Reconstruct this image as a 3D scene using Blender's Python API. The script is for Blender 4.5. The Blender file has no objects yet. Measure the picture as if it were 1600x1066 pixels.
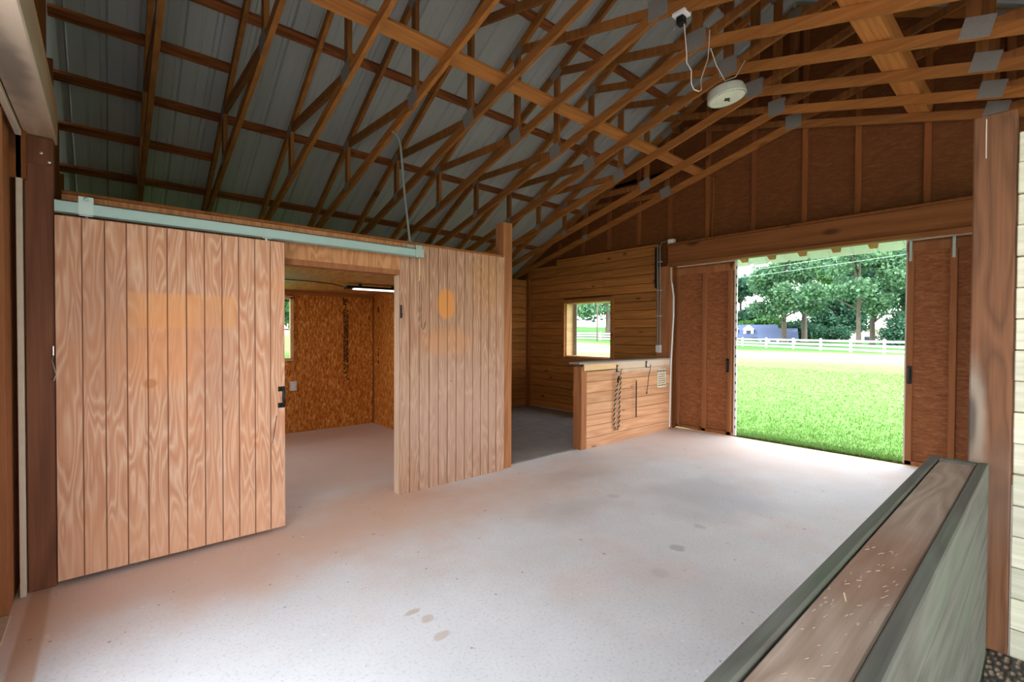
import bpy, bmesh, math, random
import numpy as np
from mathutils import Vector, Matrix
random.seed(7)
rng = np.random.default_rng(11)
SC = bpy.context.scene
COL = SC.collection
R = math.radians

# ------------------------------------------------------------------ camera, sky, sun, exposure
cam_d = bpy.data.cameras.new('camera')
cam_d.sensor_width = 36.0
cam_d.lens = 728.84 / 1600 * 36.0
cam_d.clip_start = 0.02
cam_d.clip_end = 600
cam = bpy.data.objects.new('camera', cam_d)
COL.objects.link(cam)
yaw, pit, rol = R(49.0694), R(-0.83295), R(0.23725)
fwd = Vector((math.cos(yaw) * math.cos(pit), math.sin(yaw) * math.cos(pit), math.sin(pit)))
rt = fwd.cross(Vector((0, 0, 1))).normalized()
up = rt.cross(fwd)
rt2 = rt * math.cos(rol) + up * math.sin(rol)
up2 = -rt * math.sin(rol) + up * math.cos(rol)
cam.matrix_world = Matrix(((rt2.x, up2.x, -fwd.x, 0), (rt2.y, up2.y, -fwd.y, 0), (rt2.z, up2.z, -fwd.z, 1.46), (0, 0, 0, 1)))
SC.camera = cam

world = bpy.data.worlds.new('overcast_sky')
SC.world = world
world.use_nodes = True
wn, wl = world.node_tree.nodes, world.node_tree.links
wn.clear()
w_out = wn.new('ShaderNodeOutputWorld')
w_bg = wn.new('ShaderNodeBackground')
w_tc = wn.new('ShaderNodeTexCoord')
w_sep = wn.new('ShaderNodeSeparateXYZ')
w_ramp = wn.new('ShaderNodeValToRGB')
w_ramp.color_ramp.elements[0].position = 0.0
w_ramp.color_ramp.elements[0].color = (1.0, 0.99, 0.99, 1)
w_ramp.color_ramp.elements[1].position = 0.8
w_ramp.color_ramp.elements[1].color = (0.72, 0.84, 1.0, 1)
wl.new(w_tc.outputs['Generated'], w_sep.inputs[0])
wl.new(w_sep.outputs['Z'], w_ramp.inputs[0])
wl.new(w_ramp.outputs[0], w_bg.inputs['Color'])
wl.new(w_bg.outputs[0], w_out.inputs['Surface'])
w_bg.inputs['Strength'].default_value = 4.2

sun_d = bpy.data.lights.new('sun', 'SUN')
sun_d.energy = 3.0
sun_d.angle = R(3)
sun_d.color = (1.0, 0.95, 0.86)
sun = bpy.data.objects.new('sun', sun_d)
COL.objects.link(sun)
sun.rotation_euler = Vector((0.05, -0.50, 0.86)).to_track_quat('Z', 'Y').to_euler()

SC.view_settings.view_transform = 'Standard'
SC.view_settings.look = 'None'
SC.view_settings.gamma = 1.0
SC.view_settings.use_curve_mapping = False
SC.view_settings.exposure = 0.8
SC.cycles.use_denoising = True
SC.cycles.max_bounces = 9
SC.cycles.diffuse_bounces = 6
SC.cycles.glossy_bounces = 3
SC.cycles.transparent_max_bounces = 6
SC.cycles.sample_clamp_indirect = 12

# ------------------------------------------------------------------ materials
def lin(h):
    if isinstance(h, str):
        h = h.lstrip('#'); c = [int(h[i:i + 2], 16) / 255 for i in (0, 2, 4)]
    else:
        c = [v / 255 for v in h]
    return tuple([(v / 12.92 if v <= 0.04045 else ((v + 0.055) / 1.055) ** 2.4) for v in c] + [1.0])

class NT:
    def __init__(s, name, rough=0.7, metal=0.0, spec=0.3):
        s.m = bpy.data.materials.new(name); s.m.use_nodes = True
        s.t = s.m.node_tree; s.n = s.t.nodes; s.l = s.t.links
        s.b = s.n['Principled BSDF']
        s.b.inputs['Roughness'].default_value = rough
        s.b.inputs['Metallic'].default_value = metal
        s.b.inputs['Specular IOR Level'].default_value = spec
    def new(s, t, **k):
        n = s.n.new(t)
        for a, v in k.items(): setattr(n, a, v)
        return n
    def put(s, sock, v):
        if hasattr(v, 'links'): s.l.new(v, sock)
        else: sock.default_value = v
    def math(s, op, a, b=0.0, c=0.0, clamp=False):
        n = s.new('ShaderNodeMath', operation=op); n.use_clamp = clamp
        s.put(n.inputs[0], a); s.put(n.inputs[1], b)
        if op in ('MULTIPLY_ADD', 'SMOOTHSTEP', 'COMPARE'): s.put(n.inputs[2], c)
        return n.outputs[0]
    def mix(s, f, a, b, mode='MIX'):
        n = s.new('ShaderNodeMix', data_type='RGBA', blend_type=mode)
        s.put(n.inputs[0], f); s.put(n.inputs[6], a); s.put(n.inputs[7], b)
        return n.outputs[2]
    def coords(s, rnd=True, obj_rnd=True):
        tc = s.new('ShaderNodeTexCoord'); v = tc.outputs['Object']
        if rnd:
            at = s.new('ShaderNodeAttribute', attribute_name='rnd'); r = at.outputs['Fac']
            if obj_rnd:
                oi = s.new('ShaderNodeObjectInfo'); r = s.math('ADD', r, oi.outputs['Random'])
            s.r = r
            cb = s.new('ShaderNodeCombineXYZ')
            s.put(cb.inputs[0], s.math('MULTIPLY', r, 37.0)); s.put(cb.inputs[1], s.math('MULTIPLY', r, 71.0)); s.put(cb.inputs[2], s.math('MULTIPLY', r, 53.0))
            ad = s.new('ShaderNodeVectorMath', operation='ADD'); s.l.new(v, ad.inputs[0]); s.l.new(cb.outputs[0], ad.inputs[1]); v2 = ad.outputs[0]
        else: v2 = v
        s.raw = v; s.v = v2
        return v2
    def mapping(s, v, scale, rot=(0, 0, 0)):
        n = s.new('ShaderNodeMapping'); s.l.new(v, n.inputs[0]); n.inputs['Scale'].default_value = scale; n.inputs['Rotation'].default_value = rot
        return n.outputs[0]
    def noise(s, v, scale, detail=3, rough=0.5, dist=0.0):
        n = s.new('ShaderNodeTexNoise'); s.l.new(v, n.inputs['Vector'])
        n.inputs['Scale'].default_value = scale; n.inputs['Detail'].default_value = detail; n.inputs['Roughness'].default_value = rough; n.inputs['Distortion'].default_value = dist
        return n.outputs['Fac']
    def ramp(s, f, stops):
        n = s.new('ShaderNodeValToRGB'); s.put(n.inputs[0], f); e = n.color_ramp.elements
        while len(e) < len(stops): e.new(0.5)
        for i, (p, c) in enumerate(stops):
            e[i].position = p; e[i].color = c if len(c) == 4 else (*c, 1)
        return n.outputs[0]
    def step(s, f, a, b):
        n = s.new('ShaderNodeMapRange'); n.interpolation_type = 'SMOOTHSTEP'; n.clamp = True
        s.put(n.inputs[0], f); n.inputs[1].default_value = a; n.inputs[2].default_value = b; n.inputs[3].default_value = 0; n.inputs[4].default_value = 1
        return n.outputs[0]
    def blob(s, c, rad, soft=0.4, wob=0.25, wscale=6.0, power=2):
        """soft ellipsoid mask in object space; irregular edge"""
        sub = s.new('ShaderNodeVectorMath', operation='SUBTRACT'); s.l.new(s.raw, sub.inputs[0]); sub.inputs[1].default_value = c
        dv = s.new('ShaderNodeVectorMath', operation='DIVIDE'); s.l.new(sub.outputs[0], dv.inputs[0]); dv.inputs[1].default_value = rad
        if power == 2:
            ln = s.new('ShaderNodeVectorMath', operation='LENGTH'); s.l.new(dv.outputs[0], ln.inputs[0]); d = ln.outputs['Value']
        else:
            ab = s.new('ShaderNodeVectorMath', operation='ABSOLUTE'); s.l.new(dv.outputs[0], ab.inputs[0])
            sp = s.new('ShaderNodeSeparateXYZ'); s.l.new(ab.outputs[0], sp.inputs[0])
            d = s.math('MAXIMUM', s.math('MAXIMUM', sp.outputs[0], sp.outputs[1]), sp.outputs[2])
        if wob:
            d = s.math('ADD', d, s.math('MULTIPLY', s.math('SUBTRACT', s.noise(s.raw, wscale, 3), 0.5), wob * 2))
        n = s.step(d, 1.0 + soft, 1.0 - soft)
        return n
    def bump(s, h, strength=0.2, dist=0.01):
        n = s.new('ShaderNodeBump'); n.inputs['Strength'].default_value = strength; n.inputs['Distance'].default_value = dist
        s.put(n.inputs['Height'], h); s.l.new(n.outputs[0], s.b.inputs['Normal'])
    def color(s, c): s.put(s.b.inputs['Base Color'], c)

M = {}
def plain(name, c, rough=0.6, metal=0.0, spec=0.3, noise=0.12, nscale=20):
    t = NT(name, rough, metal, spec); v = t.coords(True)
    c = lin(c)
    f = t.noise(v, nscale, 4)
    a = tuple(x * (1 - noise) for x in c[:3]) + (1,); b = tuple(min(1, x * (1 + noise)) for x in c[:3]) + (1,)
    t.color(t.mix(f, a, b)); M[name] = t.m; return t

def wood(name, base, dark, light=None, axis='z', figure=3.0, rings=9.0, contrast=0.6, streak=0.35, knots=0.0, var=0.18, rough=0.75, stretch=0.10, stains_and_light=(), blotch=None, bump=0.15, ring_pow=1.0):
    t = NT(name, rough); v = t.coords(True)
    sc = {'x': (stretch, 1, 1), 'y': (1, stretch, 1), 'z': (1, 1, stretch)}[axis]
    mv = t.mapping(v, sc)
    n1 = t.noise(mv, figure, 2, 0.45, 0.3)
    pp = t.math('PINGPONG', t.math('MULTIPLY', n1, rings), 0.5)
    pp = t.math('MULTIPLY', pp, 2.0)
    if ring_pow != 1.0: pp = t.math('POWER', pp, ring_pow)
    sc2 = {'x': (0.02, 1, 1), 'y': (1, 0.02, 1), 'z': (1, 1, 0.02)}[axis]
    n2 = t.noise(t.mapping(v, sc2), 110, 3, 0.6)
    n3 = t.noise(v, 1.3, 3)
    f = t.math('MULTIPLY', pp, contrast)
    col = t.mix(f, lin(base), lin(dark))
    if light: col = t.mix(t.step(n3, 0.45, 0.7), col, t.mix(0.5, col, lin(light)))
    st = t.math('MULTIPLY_ADD', t.math('SUBTRACT', n2, 0.5), streak * 2.2, 1.0)
    br = t.math('MULTIPLY_ADD', t.math('SUBTRACT', t.math('FRACT', t.math('MULTIPLY', t.r, 7.31)), 0.5), var * 2, 1.0)
    mul = t.math('MULTIPLY', st, br)
    cb = t.new('ShaderNodeCombineXYZ')
    for i in range(3): t.l.new(mul, cb.inputs[i])
    col = t.mix(1.0, col, cb.outputs[0], 'MULTIPLY')
    if knots:
        ks = {'x': (0.45, 1, 1), 'y': (1, 0.45, 1), 'z': (1, 1, 0.45)}[axis]
        vo = t.new('ShaderNodeTexVoronoi'); t.l.new(t.mapping(v, ks), vo.inputs['Vector']); vo.inputs['Scale'].default_value = knots
        k = t.step(vo.outputs['Distance'], 0.13, 0.05)
        col = t.mix(t.math('MULTIPLY', k, 0.8), col, tuple(x * 0.35 for x in lin(dark)[:3]) + (1,))
    if blotch:
        bn = t.step(t.noise(t.raw, blotch[1], 4, 0.6), blotch[2], blotch[2] + 0.2)
        col = t.mix(t.math('MULTIPLY', bn, blotch[3]), col, lin(blotch[0]))
    for s_ in stains_and_light:
        m_ = t.blob(s_[0], s_[1], s_[4], s_[5] if len(s_) > 5 else 0.25, 6.0, s_[6] if len(s_) > 6 else 2)
        col = t.mix(t.math('MULTIPLY', m_, s_[3]), col, lin(s_[2]))
    t.color(col)
    if bump: t.bump(t.math('ADD', t.math('MULTIPLY', pp, 0.4), n2), bump, 0.004)
    M[name] = t.m
    return t

def osb(name, c1, c2, c3, scale=14, stains_and_light=(), amp=1.0, vert=False):
    t = NT(name, 0.7); v = t.coords(True, False)
    fs = []
    sets = (((0.3, 0.35, 0.0), (4.0, 4.0, 1.1), 0.0), ((-0.3, -0.5, 0.0), (4.5, 4.5, 1.4), 3.0), ((0.9, 0.9, 0.3), (4, 4, 1.2), 9.0)) if vert else (((0.35, 0.1, 0.2), (4.0, 1.1, 4.0), 0.0), ((-0.5, -0.1, 0.1), (4.5, 1.3, 4.5), 3.0), ((0.95, 0.2, 0.0), (4.0, 1.3, 4.0), 9.0))
    for rot, sc, sd in sets:
        ad = t.new('ShaderNodeVectorMath', operation='ADD'); t.l.new(t.mapping(v, sc, rot), ad.inputs[0]); ad.inputs[1].default_value = (sd, sd, sd)
        fs.append(t.noise(ad.outputs[0], scale, 2, 0.5, 0.6))
    f = t.math('MAXIMUM', t.math('MAXIMUM', fs[0], fs[1]), fs[2])
    f = t.math('MULTIPLY_ADD', t.math('SUBTRACT', f, 0.58), 2.6 * amp, 0.5)
    f = t.math('MULTIPLY_ADD', t.math('SUBTRACT', t.noise(v, 1.2, 3), 0.5), 0.25, f)
    col = t.ramp(f, [(0.1, lin(c1)), (0.5, lin(c2)), (0.95, lin(c3))])
    for s_ in stains_and_light:
        m_ = t.blob(s_[0], s_[1], s_[4], 0.25)
        col = t.mix(t.math('MULTIPLY', m_, s_[3]), col, lin(s_[2]))
    t.color(col); t.bump(f, 0.15, 0.003); M[name] = t.m
    return t

YF = 3.70
ORANGE = '#d98f4e'
wood('door_ply', '#bd8868', '#ddbc9f', None, 'z', 9.0, 13.0, 0.62, 0.2, var=0.02, stretch=0.13, ring_pow=1.5,
     blotch=('#cd9068', 1.6, 0.48, 0.55),
     stains_and_light=[((0.38, YF, 1.60), (0.29, 0.3, 0.11), '#e0a064', 0.6, 0.12, 0.03, 9), ((0.30, YF, 1.35), (0.32, 0.3, 0.25), '#dd9560', 0.45, 0.5, 0.2),
             ((0.2, YF, 1.14), (0.035, 0.2, 0.03), '#b9774c', 0.8, 0.3), ((0.0, YF, 1.5), (0.14, 0.3, 0.42), '#a87f68', 0.40, 0.6, 0.5), ((0.55, YF, 1.25), (0.12, 0.3, 0.4), '#a98575', 0.4, 0.6, 0.5),
             ((0.6, YF, 0.05), (1.0, 0.3, 0.30), '#d5a584', 0.6, 0.6)])
wood('wall_ply', '#9e7358', '#c6a68c', None, 'z', 10, 13.0, 0.6, 0.28, var=0.02, stretch=0.10, ring_pow=1.4,
     stains_and_light=[((2.48, 3.83, 1.75), (0.105, 0.3, 0.145), '#d18a42', 0.8, 0.15, 0.03), ((2.50, 3.83, 1.38), (0.28, 0.3, 0.13), '#c48552', 0.5, 0.4),
             ((3.0, 3.83, 2.0), (0.2, 0.3, 0.3), '#b9834c', 0.4, 0.6), ((2.54, 3.83, 1.0), (0.008, 0.2, 0.008), '#20140c', 1.0, 0.2, 0), ((2.6, 3.83, 0.7), (0.7, 0.3, 0.6), '#b59a89', 0.45, 0.6)])
wood('frame_wood', '#cdb197', '#a98a6e', None, 'z', 6, 5, 0.4, 0.2)
wood('groove_shade_wood', '#8a5f44', '#6b452e', None, 'z', 6, 5, 0.4, 0.2)  # groove shade put into the colour, darker than the face boards
wood('header_ply', '#c28d62', '#9a6238', None, 'z', 5.0, 12.0, 0.7, 0.25, var=0.05, stretch=0.2)
wood('truss_wood', '#9c652e', '#714418', None, 'y', 6, 6, 0.5, 0.3, knots=2.2, var=0.22, stretch=0.06)
wood('web_wood', '#885626', '#613814', None, 'z', 6, 6, 0.5, 0.3, knots=2.2, var=0.22, stretch=0.06)
wood('purlin_wood', '#8c5026', '#552c10', None, 'x', 7, 6, 0.8, 0.35, knots=4, var=0.15, stretch=0.1)
wood('brace_wood', '#b4763a', '#8c5426', None, 'x', 6, 6, 0.5, 0.3, knots=3, var=0.15, stretch=0.06)
wood('post_wood', '#a06840', '#784828', None, 'z', 5, 7, 0.6, 0.3, var=0.1, stretch=0.08)
wood('right_post_wood', '#6f4a30', '#50331f', None, 'z', 9, 6, 0.75, 0.3, var=0.08, stretch=0.14, ring_pow=1.3,
     stains_and_light=[((3.0, 0.235, 1.0), (0.3, 0.045, 0.34), '#8d8374', 0.75, 0.35, 0.35), ((3.0, 0.24, 1.05), (0.3, 0.02, 0.13), '#3c342d', 0.8, 0.5, 0.4), ((3.0, 0.15, 0.72), (0.3, 0.09, 0.25), '#6e5646', 0.6, 0.6, 0.5)])
wood('dark_post_wood', '#7a4e36', '#5a3624', None, 'z', 6, 5, 0.6, 0.3, var=0.08, stretch=0.08)
wood('lintel_wood', '#c2a385', '#987250', None, 'y', 5, 4, 0.5, 0.2, var=0.08, stretch=0.15, stains_and_light=[((-0.3, 2.6, 2.56), (0.2, 0.9, 0.2), '#b8b3a4', 0.7, 0.6, 0.6), ((-0.3, 2.9, 2.56), (0.05, 0.4, 0.2), '#4d4840', 0.6, 0.6, 0.9)])
wood('header_wood', '#8f5930', '#6b3c1a', None, 'y', 6, 5, 0.5, 0.25, knots=2, var=0.05, stretch=0.06)
wood('stall_plank', '#b0743a', '#845020', None, 'y', 7, 7, 0.55, 0.25, knots=4.2, var=0.14, stretch=0.07)
wood('stall_plank_x', '#b0743a', '#845020', None, 'x', 7, 7, 0.55, 0.25, knots=4.2, var=0.14, stretch=0.07)
wood('partition_plank', '#cd9b74', '#a66f48', None, 'x', 7, 7, 0.55, 0.22, knots=4.2, var=0.10, stretch=0.07,
     stains_and_light=[((5.9, 3.85, 1.04), (0.8, 0.2, 0.10), '#d9cbb8', 0.7, 0.5, 0.5)])
wood('pale_wood', '#dcb98c', '#c0925c', None, 'x', 6, 5, 0.4, 0.2, var=0.05, stretch=0.06)
wood('new_plank', '#cdcab6', '#b0b296', None, 'y', 6, 8, 0.6, 0.15, var=0.10, stretch=0.05, rough=0.6)
wood('cap_wood', '#9d8a79', '#7b6350', '#b0a595', 'x', 5, 9, 0.65, 0.25, var=0.05, stretch=0.22, stains_and_light=[((1.5, 0.27, 0.9), (0.25, 0.1, 0.1), '#7d5138', 0.5, 0.6, 0.5)])
wood('side_wood', '#5f5f56', '#44423a', '#56624f', 'x', 7, 7, 0.7, 0.3, knots=2.5, var=0.06, stretch=0.10)
wood('stud_wood', '#8a5226', '#683a1a', None, 'z', 6, 5, 0.45, 0.25, knots=3, var=0.12, stretch=0.06)
wood('door_stud_wood', '#a06840', '#7a4626', None, 'z', 6, 5, 0.45, 0.25, knots=3, var=0.12, stretch=0.06)
wood('bark', '#6e6357', '#463c33', None, 'z', 4, 8, 0.8, 0.4, var=0.1, stretch=0.3)
wood('grey_cap', '#a8a49b', '#86807a', None, 'x', 6, 6, 0.5, 0.2, var=0.1, stretch=0.06)
osb('osb_dark', '#5e3413', '#6c3e19', '#84552b', 8, amp=0.5)
osb('osb_door', '#7c4828', '#945a34', '#ac7448', 9, amp=0.8)
osb('osb_room', '#944e12', '#c4782a', '#ecb66a', 10, vert=True)
osb('osb_ceiling', '#9a7038', '#b98a4a', '#cba468', 5, stains_and_light=[((1.3, 5.7, 2.1), (0.5, 0.6, 0.3), '#9fa093', 0.7, 0.7)])  # grey patch paints sky light from the window onto the ceiling

plain('galvanised', '#a9bab4', 0.45, 0.55, 0.4, 0.10, 8)
plain('track_metal', '#9fb9b2', 0.5, 0.3, 0.4, 0.08, 6)
plain('nail_plate_metal', '#85827a', 0.6, 0.3, 0.3, 0.25, 120)
plain('black_metal', '#1d1c1b', 0.4, 0.5)
plain('dark_metal', '#3a3733', 0.4, 0.7)
plain('bolt_metal', '#b9bcbc', 0.3, 0.9)
plain('white_plastic', '#d8d8d4', 0.5)
plain('lamp_housing', '#b9bfae', 0.5, 0.1)
plain('lamp_lens', '#d6d6c6', 0.3)
plain('cream_wire', '#cfc6b4', 0.5)
plain('yellow_wire', '#8f6c2c', 0.6)
plain('grey_conduit', '#7d7c78', 0.4, 0.6)
plain('black_plastic', '#151515', 0.45)
plain('white_trim', '#e3e0dc', 0.6)
plain('trim_wood_white', '#c9bca9', 0.7)
plain('ink', '#1d120a', 0.8)
plain('sign_white', '#d9cdb4', 0.5)
plain('sign_ink', '#3b362c', 0.7)
plain('black_cloth', '#151311', 0.9)
plain('rope_light', '#bfa98c', 0.9)
plain('rope_dark', '#2a1b12', 0.9)
plain('leather', '#3c2418', 0.7)
plain('fence_white', '#f1f1f1', 0.6, 0, 0.3, 0.03)
plain('house_wall', '#e9ebef', 0.7)
plain('house_roof', '#5b6683', 0.8)
plain('pink_house_wall', '#d9c4b4', 0.8)
plain('pink_house_roof', '#cbbdb4', 0.8)
plain('window_dark', '#3d4650', 0.2)
plain('soffit_metal', '#cfd6d2', 0.5)
plain('gravel', '#cfc0b8', 0.9, 0, 0.2, 0.1, 3)
plain('dark_mark', '#2a211a', 0.9)
plain('splinter', '#9a8874', 0.8)
plain('cable_grey', '#a9c4b8', 0.6)
plain('added_side_yard', '#6e6558', 0.95, 0, 0.1, 0.2, 4)
plain('clay', '#a9683c', 0.95, 0, 0.1, 0.2, 12)

# metal roof
t = NT('roof_metal', 0.55, 0.0, 0.35); v = t.coords(False)
n = t.noise(t.mapping(v, (1, 0.15, 0.15)), 3, 3)
t.color(t.mix(n, lin('#90938b'), lin('#a6a9a6'))); M['roof_metal'] = t.m

# concrete floor: grey screed, rust coloured dust, scuffs and specks
t = NT('concrete', 0.75, 0, 0.25); v = t.coords(False)
base = t.mix(t.noise(v, 2.2, 5, 0.6), lin('#d6d4d2'), lin('#eeecea'))
base = t.mix(t.math('MULTIPLY', t.step(t.noise(v, 60, 3, 0.7), 0.5, 0.75), 0.45), base, lin('#a8a29c'))
orange_n = t.step(t.noise(v, 0.9, 5, 0.65), 0.46, 0.66)
base = t.mix(t.math('MULTIPLY', orange_n, 0.22), base, lin('#dcb496'))
for c, r_, colr, s_, sf, wb in [((0.5, 3.55, 0), (1.6, 0.55, 1), '#dcae8e', 0.6, 0.7, 0.6), ((2.4, 3.3, 0), (1.8, 0.45, 1), '#dcb497', 0.5, 0.7, 0.7),
                     ((6.2, 2.6, 0), (1.0, 1.5, 1), '#dcb298', 0.5, 0.7, 0.5), ((1.9, 3.85, 0), (0.45, 0.35, 1), '#dcab88', 0.6, 0.6, 0.5),
                     ((1.8, 5.6, 0), (1.7, 1.6, 1), '#d8b294', 0.7, 0.7, 0.4), ((-0.29, 2, 0), (0.05, 3, 1), '#c49876', 0.7, 0.2, 0.1),
                     ((4.1, 2.0, 0), (0.55, 0.45, 1), '#b4b3b8', 0.45, 0.6, 0.9), ((2.55, 1.55, 0), (0.05, 0.05, 1), '#b8b2aa', 0.3, 0.5, 0.8), ((2.9, 2.6, 0), (0.3, 0.2, 1), '#b79c88', 0.35, 0.7, 0.8), ((3.6, 3.2, 0), (0.4, 0.2, 1), '#b5a296', 0.3, 0.7, 0.8)]:
    m_ = t.blob(c, r_, sf, wb, 2.5)
    base = t.mix(t.math('MULTIPLY', m_, s_), base, lin(colr))
vo = t.new('ShaderNodeTexVoronoi'); t.l.new(v, vo.inputs['Vector']); vo.inputs['Scale'].default_value = 5.5
sp = t.new('ShaderNodeSeparateColor'); t.l.new(vo.outputs['Color'], sp.inputs[0])
spot = t.math('MULTIPLY', t.step(vo.outputs['Distance'], 0.09, 0.05), t.step(sp.outputs[0], 0.55, 0.6))
base = t.mix(t.math('MULTIPLY', spot, 0.5), base, t.mix(t.step(sp.outputs[1], 0.5, 0.55), lin('#ece8e4'), lin('#9c6b48')))
for c, r_, colr, s_ in [((1.21, 1.91, 0), (.045, .03, 1), '#bfa48c', 0.5), ((1.23, 2.07, 0), (.035, .03, 1), '#bfa48c', 0.5), ((1.20, 2.17, 0), (.05, .02, 1), '#bfa48c', 0.6), ((2.94, 1.65, 0), (.05, .05, 1), '#9a9286', 0.45), ((3.4, 1.73, 0), (.04, .05, 1), '#a39b90', 0.3), ((3.45, 2.57, 0), (.05, .05, 1), '#b39f90', 0.3)]:
    base = t.mix(t.math('MULTIPLY', t.blob(c, r_, .25, .5, 22), s_), base, lin(colr))
vo = t.new('ShaderNodeTexVoronoi'); t.l.new(v, vo.inputs['Vector']); vo.inputs['Scale'].default_value = 14
sp = t.new('ShaderNodeSeparateColor'); t.l.new(vo.outputs['Color'], sp.inputs[0])
spot = t.math('MULTIPLY', t.step(vo.outputs['Distance'], 0.13, 0.07), t.step(sp.outputs[0], 0.72, 0.76))
base = t.mix(t.math('MULTIPLY', spot, 0.65), base, t.mix(t.step(sp.outputs[1], 0.6, 0.65), lin('#8a7f76'), lin('#f4f2f0')))
t.color(base); t.bump(t.noise(v, 45, 4, 0.7), 0.15, 0.004); M['concrete'] = t.m

# rubber mat
t = NT('mat_rubber', 0.8); v = t.coords(False)
c = t.mix(t.noise(v, 6, 4), lin('#77716c'), lin('#99918a'))
c = t.mix(t.math('MULTIPLY', t.step(t.noise(v, 2.0, 4), 0.5, 0.7), 0.5), c, lin('#a8977f'))
t.color(c); t.bump(t.noise(v, 120, 2), 0.3, 0.004); M['mat_rubber'] = t.m
t = NT('mat_tread', 0.7); v = t.coords(False)
vo = t.new('ShaderNodeTexVoronoi'); t.l.new(t.mapping(v, (1, 2.2, 1), (0, 0, 0.6)), vo.inputs['Vector']); vo.inputs['Scale'].default_value = 22
t.color(t.mix(t.step(vo.outputs['Distance'], 0.25, 0.5), lin('#8b7a68'), lin('#3b3632'))); t.bump(vo.outputs['Distance'], 0.6, 0.01); M['mat_tread'] = t.m

# lawn
t = NT('lawn', 1.0, 0, 0.0); v = t.coords(False)
f = t.noise(v, 0.35, 5, 0.7); g = t.noise(t.mapping(v, (3.0, 1.2, 1)), 2.5, 4, 0.7); h = t.noise(v, 30, 3, 0.7)
c = t.mix(f, lin('#4e7833'), lin('#6e944e')); c = t.mix(t.math('MULTIPLY', t.step(g, 0.42, 0.62), 0.5), c, lin('#83a868'))
c = t.mix(t.math('MULTIPLY', t.step(h, 0.5, 0.7), 0.35), c, lin('#3a6a1c'))
sx = t.new('ShaderNodeSeparateXYZ'); t.l.new(v, sx.inputs[0])
dry = t.math('MULTIPLY', t.step(sx.outputs[0], 24, 44), t.step(t.noise(v, 0.12, 3), 0.2, 0.5))
dry = t.math('MULTIPLY', dry, t.step(sx.outputs[0], 47, 42))
c = t.mix(t.math('MULTIPLY', dry, 0.6), c, lin('#a6ab96'))
c = t.mix(t.math('MULTIPLY', t.step(sx.outputs[0], 47, 53), 0.8), c, lin('#3e6136'))
t.color(c); t.bump(h, 0.4, 0.05); M['lawn'] = t.m
def leafmat(name, a, b, tr):
    t = NT(name, 0.6, 0, 0.2)
    at = t.new('ShaderNodeAttribute', attribute_name='rnd')
    col = t.mix(at.outputs['Fac'], lin(a), lin(b)); t.color(col)
    tl = t.new('ShaderNodeBsdfTranslucent'); t.l.new(col, tl.inputs[0])
    mx = t.new('ShaderNodeMixShader'); mx.inputs[0].default_value = tr
    t.l.new(t.b.outputs[0], mx.inputs[1]); t.l.new(tl.outputs[0], mx.inputs[2]); t.l.new(mx.outputs[0], t.n['Material Output'].inputs[0]); M[name] = t.m
leafmat('leaf_mid', '#345a40', '#7a9f74', 0.28)
leafmat('leaf_dark', '#274a38', '#527c60', 0.28)
leafmat('leaf_bright', '#427540', '#84b068', 0.3)
leafmat('grass_blade', '#4e7a2c', '#86a25a', 0.3)
t = NT('shop_light_diffuser', 0.4); t.b.inputs['Base Color'].default_value = lin('#e8dcd8'); t.b.inputs['Emission Color'].default_value = (1, 0.93, 0.9, 1); t.b.inputs['Emission Strength'].default_value = 1.3; M['shop_light_diffuser'] = t.m
t = NT('glass', 0.0); t.b.inputs['Transmission Weight'].default_value = 1; t.b.inputs['IOR'].default_value = 1.01; M['glass'] = t.m

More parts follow.
